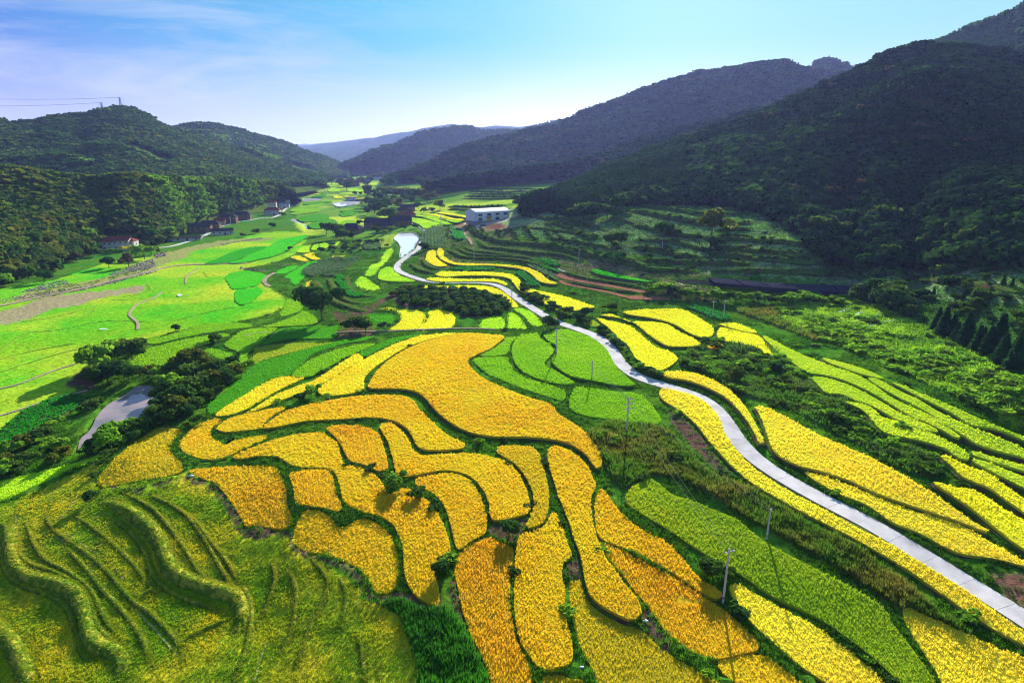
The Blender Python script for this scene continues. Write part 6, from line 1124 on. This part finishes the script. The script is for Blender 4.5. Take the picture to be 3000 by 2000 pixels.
# ------------------------------------------------------------------ the white shed above the terraces
def big_shed():
    q = on_plane(px('I', [(957, 790), (1285, 757), (888, 742)]), 6.5); a, b_, c = q; W_ = float(np.linalg.norm(b_-a)); rz = math.atan2(b_[1]-a[1], b_[0]-a[0])*.75; D = 15.; h = 7.3
    e = empty('warehouse', tuple(a), 'white metal warehouse with a curved pale roof and a yellow gate above the terraces', 'warehouse', None, rz)
    wm = plain('white_metal_cladding', (.72, .72, .76), (.66, .66, .70), .3, rough=.5); rm = plain('pale_metal_roof', (.80, .80, .84), (.72, .72, .78), .2, rough=.45, metal=.1); tm = plain('blue_trim', (.12, .17, .34), rough=.5); ym = plain('yellow_gate_paint', (.70, .48, .04), (.6, .42, .04), 1); pm = plain('rough_plinth', (.30, .26, .24), (.38, .34, .33), 2)
    MB().box((W_/2, D/2, -1), (W_+.3, D+.3, 2.6)).build('plinth', pm, e)
    MB().box((W_/2, D/2, h/2+.3), (W_, D, h-.6)).build('wall', wm, e)
    n = 10; V = []; F = []
    for i in range(n+1):
        t = i/n; y = -.35+(D+.7)*t; z = h+2.0*math.sin(math.pi*t)**.85
        for x in (-.3, W_+.3): V += [(x, y, z), (x, y, z-.18)]
    for i in range(n): a_ = i*4; F += [(a_, a_+2, a_+6, a_+4), (a_+1, a_+5, a_+7, a_+3), (a_, a_+4, a_+5, a_+1), (a_+2, a_+3, a_+7, a_+6)]
    F += [(0, 1, 3, 2), (n*4, n*4+2, n*4+3, n*4+1)]
    mesh_obj('roof', V, F, rm, e)
    for x in (.01, W_-.01):
        g = [(x, -.0+D*i/n, h-.1+max(0, 2.0*math.sin(math.pi*i/n)**.85-.05)) for i in range(n+1)]; mesh_obj('gable_end', [(x, 0, h-.6)]+g+[(x, D, h-.6)], [tuple(range(n+3)) if x > 1 else tuple(range(n+3))[::-1]], wm, e)
    for x in (0, W_): MB().box((x, -.05, h/2), (.28, .28, h)).build('corner_trim', tm, e)
    MB().box((W_/2, -.04, .55), (W_, .12, .3)).build('base_trim', tm, e)
    for i in range(14): MB().box(((i+.5)/14*W_, -.07, h/2+.35), (.05, .06, h-.8)).build('cladding_rib', wm, e)
    for fx, z, wh in ((.13, 5.2, 1.5), (.39, 5.2, 1.5), (.64, 5.2, 1.5), (.885, 5.2, 1.4), (.13, 2.1, 2.2), (.64, 2.1, 2.2)):
        o = MB().box((fx*W_, -.1, z), (3.5, .16, wh)).build('window', tm, e)
        for k in (-1.3, -.43, .43, 1.3): MB().box((fx*W_+k, -.2, z), (.78, .06, wh-.3)).build('pane', M_GLASS, o)
    g = MB().box((.39*W_, -.12, 1.9), (3.3, .16, 3.4)).build('gate', ym, e)
    for k in (1.0, 2.4): MB().box((.39*W_, -.22, k), (3.3, .06, .12)).build('gate_rail', plain('gate_rail_paint', (.45, .32, .03)), g)
    MB().box((.39*W_, -.9, 3.95), (6.2, 1.7, .18)).build('awning', tm, e)
    MB().box((.87*W_, -.12, 1.2), (.9, .14, 1.4)).build('side_door', tm, e)
big_shed()
def mound(tile, x, y, w, h, m, label, cat='mound'):
    P = on_ground(px(tile, [(x, y)]))[0]; bm = bmesh.new(); bmesh.ops.create_icosphere(bm, subdivisions=3, radius=1); 
    for v in bm.verts: k = 1+.35*(float(fbm(np.array([v.co.x*2+9]), np.array([v.co.y*2+v.co.z]), 3)[0])-.5); v.co = Vector((v.co.x*w*k, v.co.y*w*.7*k, max(-.3, v.co.z)*h*k))
    me = bpy.data.meshes.new(cat); bm.to_mesh(me); bm.free(); me.materials.append(m); o = link(cat+'_heap' if cat != 'sack' else 'plastic_sack', me); o.location = P; tag(o, label, cat)
mound('I', 1045, 830, 2.6, 1.3, plain('dark_spoil', (.08, .08, .10), (.12, .11, .13), 2, bump=.6), 'dark heap of spoil on the pale yard before the warehouse')
mound('I', 1000, 790, 2.2, .9, M_CONC2, 'grey gravel heap beside the warehouse corner')
mound('I', 900, 780, 3.2, 1.2, plain('rubble', (.30, .22, .20), (.42, .36, .36), 3, bump=1), 'reddish rubble heap beside the warehouse gable')
M_SACK = plain('white_plastic', (.75, .77, .8), (.6, .64, .7), 4, rough=.4)
mound('B', 1750, 1210, .34, .09, M_SACK, 'white plastic sack at the rounded tip of the long golden paddy', 'sack')
mound('B', 1383, 1475, .24, .08, M_SACK, 'white plastic sack by the bottom gap beside the spear tipped paddy', 'sack')
mound('A', 1098, 380, .5, .25, M_SACK, 'white plastic sack on the bare bank left of the orange paddy', 'sack')
# ------------------------------------------------------------------ seedbeds under black sheet, plastic rows
M_BLK = plain('black_plastic_sheet', (.03, .028, .045), (.05, .045, .07), 1, rough=.6)
bed = empty('seedbed', tuple(on_ground(px('F', [(950, 270)]))[0]), 'terrace of six beds under black plastic beyond the algae pond', 'seedbed')
tp = [(535, 222), (690, 232), (830, 246), (970, 254), (1110, 258), (1250, 262), (1400, 272)]; bt = [(570, 250), (745, 264), (910, 280), (1050, 288), (1180, 302), (1300, 308), (1415, 302)]
for i in range(6):
    q = on_ground(px('F', [(tp[i][0]+4, tp[i][1]), (tp[i+1][0]-4, tp[i+1][1]), (bt[i+1][0]-5, bt[i+1][1]), (bt[i][0]+5, bt[i][1])]), .6); q -= np.array(bed.location); V = [tuple(p) for p in q]+[(p[0], p[1], p[2]-1.2) for p in q]
    mesh_obj('black_sheet', V, [(3, 2, 1, 0), (0, 1, 5, 4), (1, 2, 6, 5), (2, 3, 7, 6), (3, 0, 4, 7)], M_BLK, bed)
def strip_thing(tile, pts, w, m, name, label, cat, h=.25):
    o = path(tile, pts, w, m, name, h); del o['kind']; tag(o, label, cat)
for i, (p, l) in enumerate([('185,540 350,515', 'short white plastic covered row at the left of the weedy crop field'), ('640,570 870,515 980,480', 'white plastic covered crop row, uppermost long one'), ('570,640 740,605 1110,505', 'white plastic covered crop row, middle long one'), ('780,700 1020,605 1230,550', 'white plastic covered crop row, lowest long one'), ('760,488 850,455', 'short white plastic covered row at the top of the weedy crop field')]):
    strip_thing('M', p, .8, M_SACK, 'row_cover', l, 'row cover')
strip_thing('N', '140,935 400,1040 700,1090 1000,1135 1240,1150', .6, M_SACK, 'row_cover', 'long thin pale plastic strip edging the upper reddish ploughed strip', 'row cover')
strip_thing('N', '1945,1190 1975,1176', .8, M_SACK, 'raft', 'small pale raft floating on the algae pond', 'raft', .5)
# ------------------------------------------------------------------ poles and wires
M_INS = plain('porcelain', (.16, .13, .12)); POLES = {}
def pole(key, tile, x, y, hp, arms, label, lean=0.0, grp=None):
    P = on_ground(px(tile, [(x, y)]))[0]; dist = P[1]*CP+(CAMH-P[2])*SP; h = hp/TILES[tile][2]*.784*dist/FPX/(math.cos(math.atan2(CAMH-P[2], P[1]))*.0+CP)
    e = empty('utility_pole', tuple(P), label, 'utility pole', 'utility poles of the valley', .35); e.rotation_euler.x = lean; th = max(.16, dist*.00065)
    MB().tube([(0, 0, -.6), (0, 0, h)], [th, th*.7], 10).build('shaft', M_CONC2, e)
    MB().tube([(0, 0, h*.10), (0, 0, h*.13)], [th*1.05, th*1.05], 10).build('number_band', M_DOOR, e)
    for k in range(arms):
        z = h-.35-k*1.1; a = MB().box((0, -.12, z), (2.0, .11, .11)).build('crossarm', M_CONC2, e)
        for s in (-.9, -.35, .35, .9): MB().tube([(s, -.12, z+.05), (s, -.12, z+.35)], [.07, .05], 6).build('insulator', M_INS, a)
    if not arms:
        for s in (-.25, .25): MB().tube([(s, 0, h-.1), (s, 0, h+.2)], [.09, .06], 6).build('insulator', M_INS, e)
        MB().box((0, 0, h-.1), (.7, .1, .1)).build('bracket', M_METAL, e)
    POLES[key] = (Vector(P), h)
pole('a', 'C', 622, 1112, 352, 1, 'nearest concrete pole with a single crossarm, beside the dark shrub')
pole('b', 'C', 874, 740, 188, 0, 'slim pole without crossarm at the edge of the broad green and yellow paddy')
pole('c', 'E', 1834, 1125, 222, 3, 'pole with stacked crossarms standing in the tall dry grass')
pole('d', 'E', 1430, 674, 160, 1, 'pole at the bund between the round green paddies')
pole('e', 'E', 1634, 806, 110, 0, 'thin pole at the bund below the shadowed green paddy')
pole('f', 'E', 1175, 392, 118, 1, 'roadside pole where the curved lemon strip ends')
pole('g', 'I', 937, 1222, 175, 0, 'pole on the brown terraces above the long gold strip')
pole('h', 'I', 820, 1045, 150, 0, 'pole on the slope just below the warehouse yard')
pole('i', 'I', 432, 722, 85, 1, 'pole at the top of the stepped plots, left one')
pole('j', 'I', 380, 640, 62, 0, 'small pole at the wood edge behind the stepped plots')
pole('k', 'I', 557, 822, 115, 0, 'pole standing in the lime strips of the stepped plots')
pole('l', 'N', 467, 1112, 152, 0, 'pole between the two reddish ploughed strips')
pole('m', 'N', 372, 930, 220, 0, 'dim pole on the shaded terrace left of the vivid green strip')
pole('n', 'N', 1330, 742, 118, 0, 'pole on the shaded terrace above the sunlit grass bank')
pole('o', 'F', 625, 462, 110, 1, 'pole at the tip of the dark crop wedge, right one')
pole('p', 'F', 562, 452, 95, 1, 'pole at the tip of the dark crop wedge, left one')
pole('q', 'I', 688, 930, 80, 0, 'short pole on the garden below the warehouse')
pole('r', 'K', 888, 810, 85, 0, 'pole before the tall wooden house in the roadside village')
pole('s', 'K', 968, 870, 70, 0, 'pole on the meadow edge below the roadside village')
pole('t', 'K', 1288, 805, 70, 0, 'pole above the meadow near the stream')
pole('u', 'H', 1360, 770, 55, 0, 'pole in the green plots before the central village')
pole('v', 'M', 1920, 500, 40, 0, 'short post on the shaded slope behind the conifers')
M_WIRE = plain('dull_wire', (.16, .16, .16), rough=.6)
def wire(a, b, label, r=.018, sag=.03, off=(0,)):
    pa, ha = POLES[a] if isinstance(a, str) else a; pb, hb = POLES[b] if isinstance(b, str) else b; A = pa+Vector((0, 0, ha)); B = pb+Vector((0, 0, hb)); L_ = (A-B).length; m = MB()
    s = (B-A).cross(Vector((0, 0, 1))).normalized()
    for o in off: m.tube([A.lerp(B, t/14)+s*o-Vector((0, 0, sag*L_*4*(t/14)*(1-t/14))) for t in range(15)], r, 4)
    tag(m.build('power_line', M_WIRE), label, 'power line', 'power lines of the valley')
for a, b, l in (('c', 'd', 'wires from the stacked crossarm pole to the round green paddy pole'), ('d', 'f', 'wires from the round green paddy pole up to the roadside pole'), ('f', 'g', 'wires crossing the lemon strips up to the brown terraces'), ('g', 'h', 'wires between the two poles under the warehouse'), ('c', 'a', 'wires running from the tall dry grass to the nearest pole'), ('e', 'c', 'thin wire dropping to the stacked crossarm pole'), ('i', 'j', 'wires behind the stepped plots'), ('m', 'n', 'thin wire across the shaded terraces'), ('c', 'b', 'wires over the broad green and yellow paddy')):
    wire(a, b, l, off=(-.5, .5) if a in 'cdf' else (0,))
# pylons on the ridge of the left hill
def pylon(x, yb, yt, label):
    P = at_dist(np.array([[x, yb]]), 1262)[0]; T = at_dist(np.array([[x, yt]]), 1262)[0]; h = float(T[2]-P[2])+5; P[2] -= 5; e = empty('lattice_pylon', tuple(P), label, 'pylon', None, .3); w = h*.16
    for sx in (-1, 1):
        for sy in (-1, 1): MB().tube([(sx*w, sy*w, 0), (sx*w*.3, sy*w*.3, h*.6), (sx*w*.15, sy*w*.15, h)], .28, 4).build('leg', M_METAL, e)
    b = MB()
    for i in range(6):
        z0, z1 = h*i/6*.98, h*(i+1)/6*.98; k0, k1 = [w*(1-.7*min(1, z/h/.6)) if z < h*.6 else w*.3-w*.15*(z/h-.6)/.4 for z in (z0, z1)]
        for s in (-1, 1): b.tube([(-k0, s*k0, z0), (k1, s*k1, z1)], .16, 4); b.tube([(k0, s*k0, z0), (-k1, s*k1, z1)], .16, 4); b.tube([(s*k0, -k0, z0), (s*k1, k1, z1)], .16, 4)
    b.build('brace', M_METAL, e)
    for z, l_ in ((.68, .30), (.82, .34), (.95, .2)): MB().tube([(-h*l_, 0, h*z), (0, 0, h*(z+.03)), (h*l_, 0, h*z)], [.12, .3, .12], 4).build('crossarm', M_METAL, e)
    return Vector(P), h
pa_ = pylon(237, 262, 236, 'lattice pylon on the left shoulder of the wooded ridge'); pb_ = pylon(278, 246, 224, 'lattice pylon on the very top of the wooded ridge')
wire(pa_, (Vector(at_dist(np.array([[-60, 275]]), 1300)[0]), 20), 'long cable leaving the left pylon toward the left edge of the picture', .22, .012)
wire(pb_, (Vector(at_dist(np.array([[-60, 258]]), 1300)[0]), 20), 'long cable leaving the hilltop pylon toward the left edge of the picture', .22, .012)
# ------------------------------------------------------------------ stones along the river bed and rubble walls
def rock_proto():
    bm = bmesh.new(); bmesh.ops.create_icosphere(bm, subdivisions=1, radius=.5); 
    for v in bm.verts: v.co *= random.uniform(.7, 1.25); v.co.z *= .6
    me = bpy.data.meshes.new('rock'); bm.to_mesh(me); bm.free(); me.materials.append(plain('river_stone', (.30, .24, .21), (.20, .16, .15), 1)); return proto('rock', me)
RP_ = [rock_proto(), rock_proto()]
for t_, pts, n, s in (('J', '1250,1380 1500,1290 1750,1210 1800,1300 1600,1340 1300,1400', 500, 1.1), ('J', '200,1600 500,1500 750,1450 800,1490 500,1570', 300, .9), ('K', '750,1040 1250,960 1250,985 1000,1010 800,1060', 400, .8), ('K', '0,1170 120,1130 140,1170 40,1200', 120, 1.4), ('K', '1000,1300 1180,1320 1340,1345 1330,1360 1180,1350 980,1330', 260, .9), ('K', '1340,1235 1520,1270 1560,1275 1520,1290 1340,1250', 120, .8), ('D', '0,345 300,300 600,250 900,170 900,190 600,270 300,325 0,370', 700, .8)):
    q = on_ground(px(t_, pts))[:, :2]; Q = grid_in(q, 1.3, 1.2); Q = Q[rng.choice(len(Q), min(n, len(Q)), replace=False)] if len(Q) else Q
    if len(Q): tag(scatter('river_stones', np.c_[Q, H(Q[:, 0], Q[:, 1])], s*rng.uniform(.5, 1.6, len(Q)), RP_), 'pale stones scattered along the river bed', 'stones', kind='stuff')
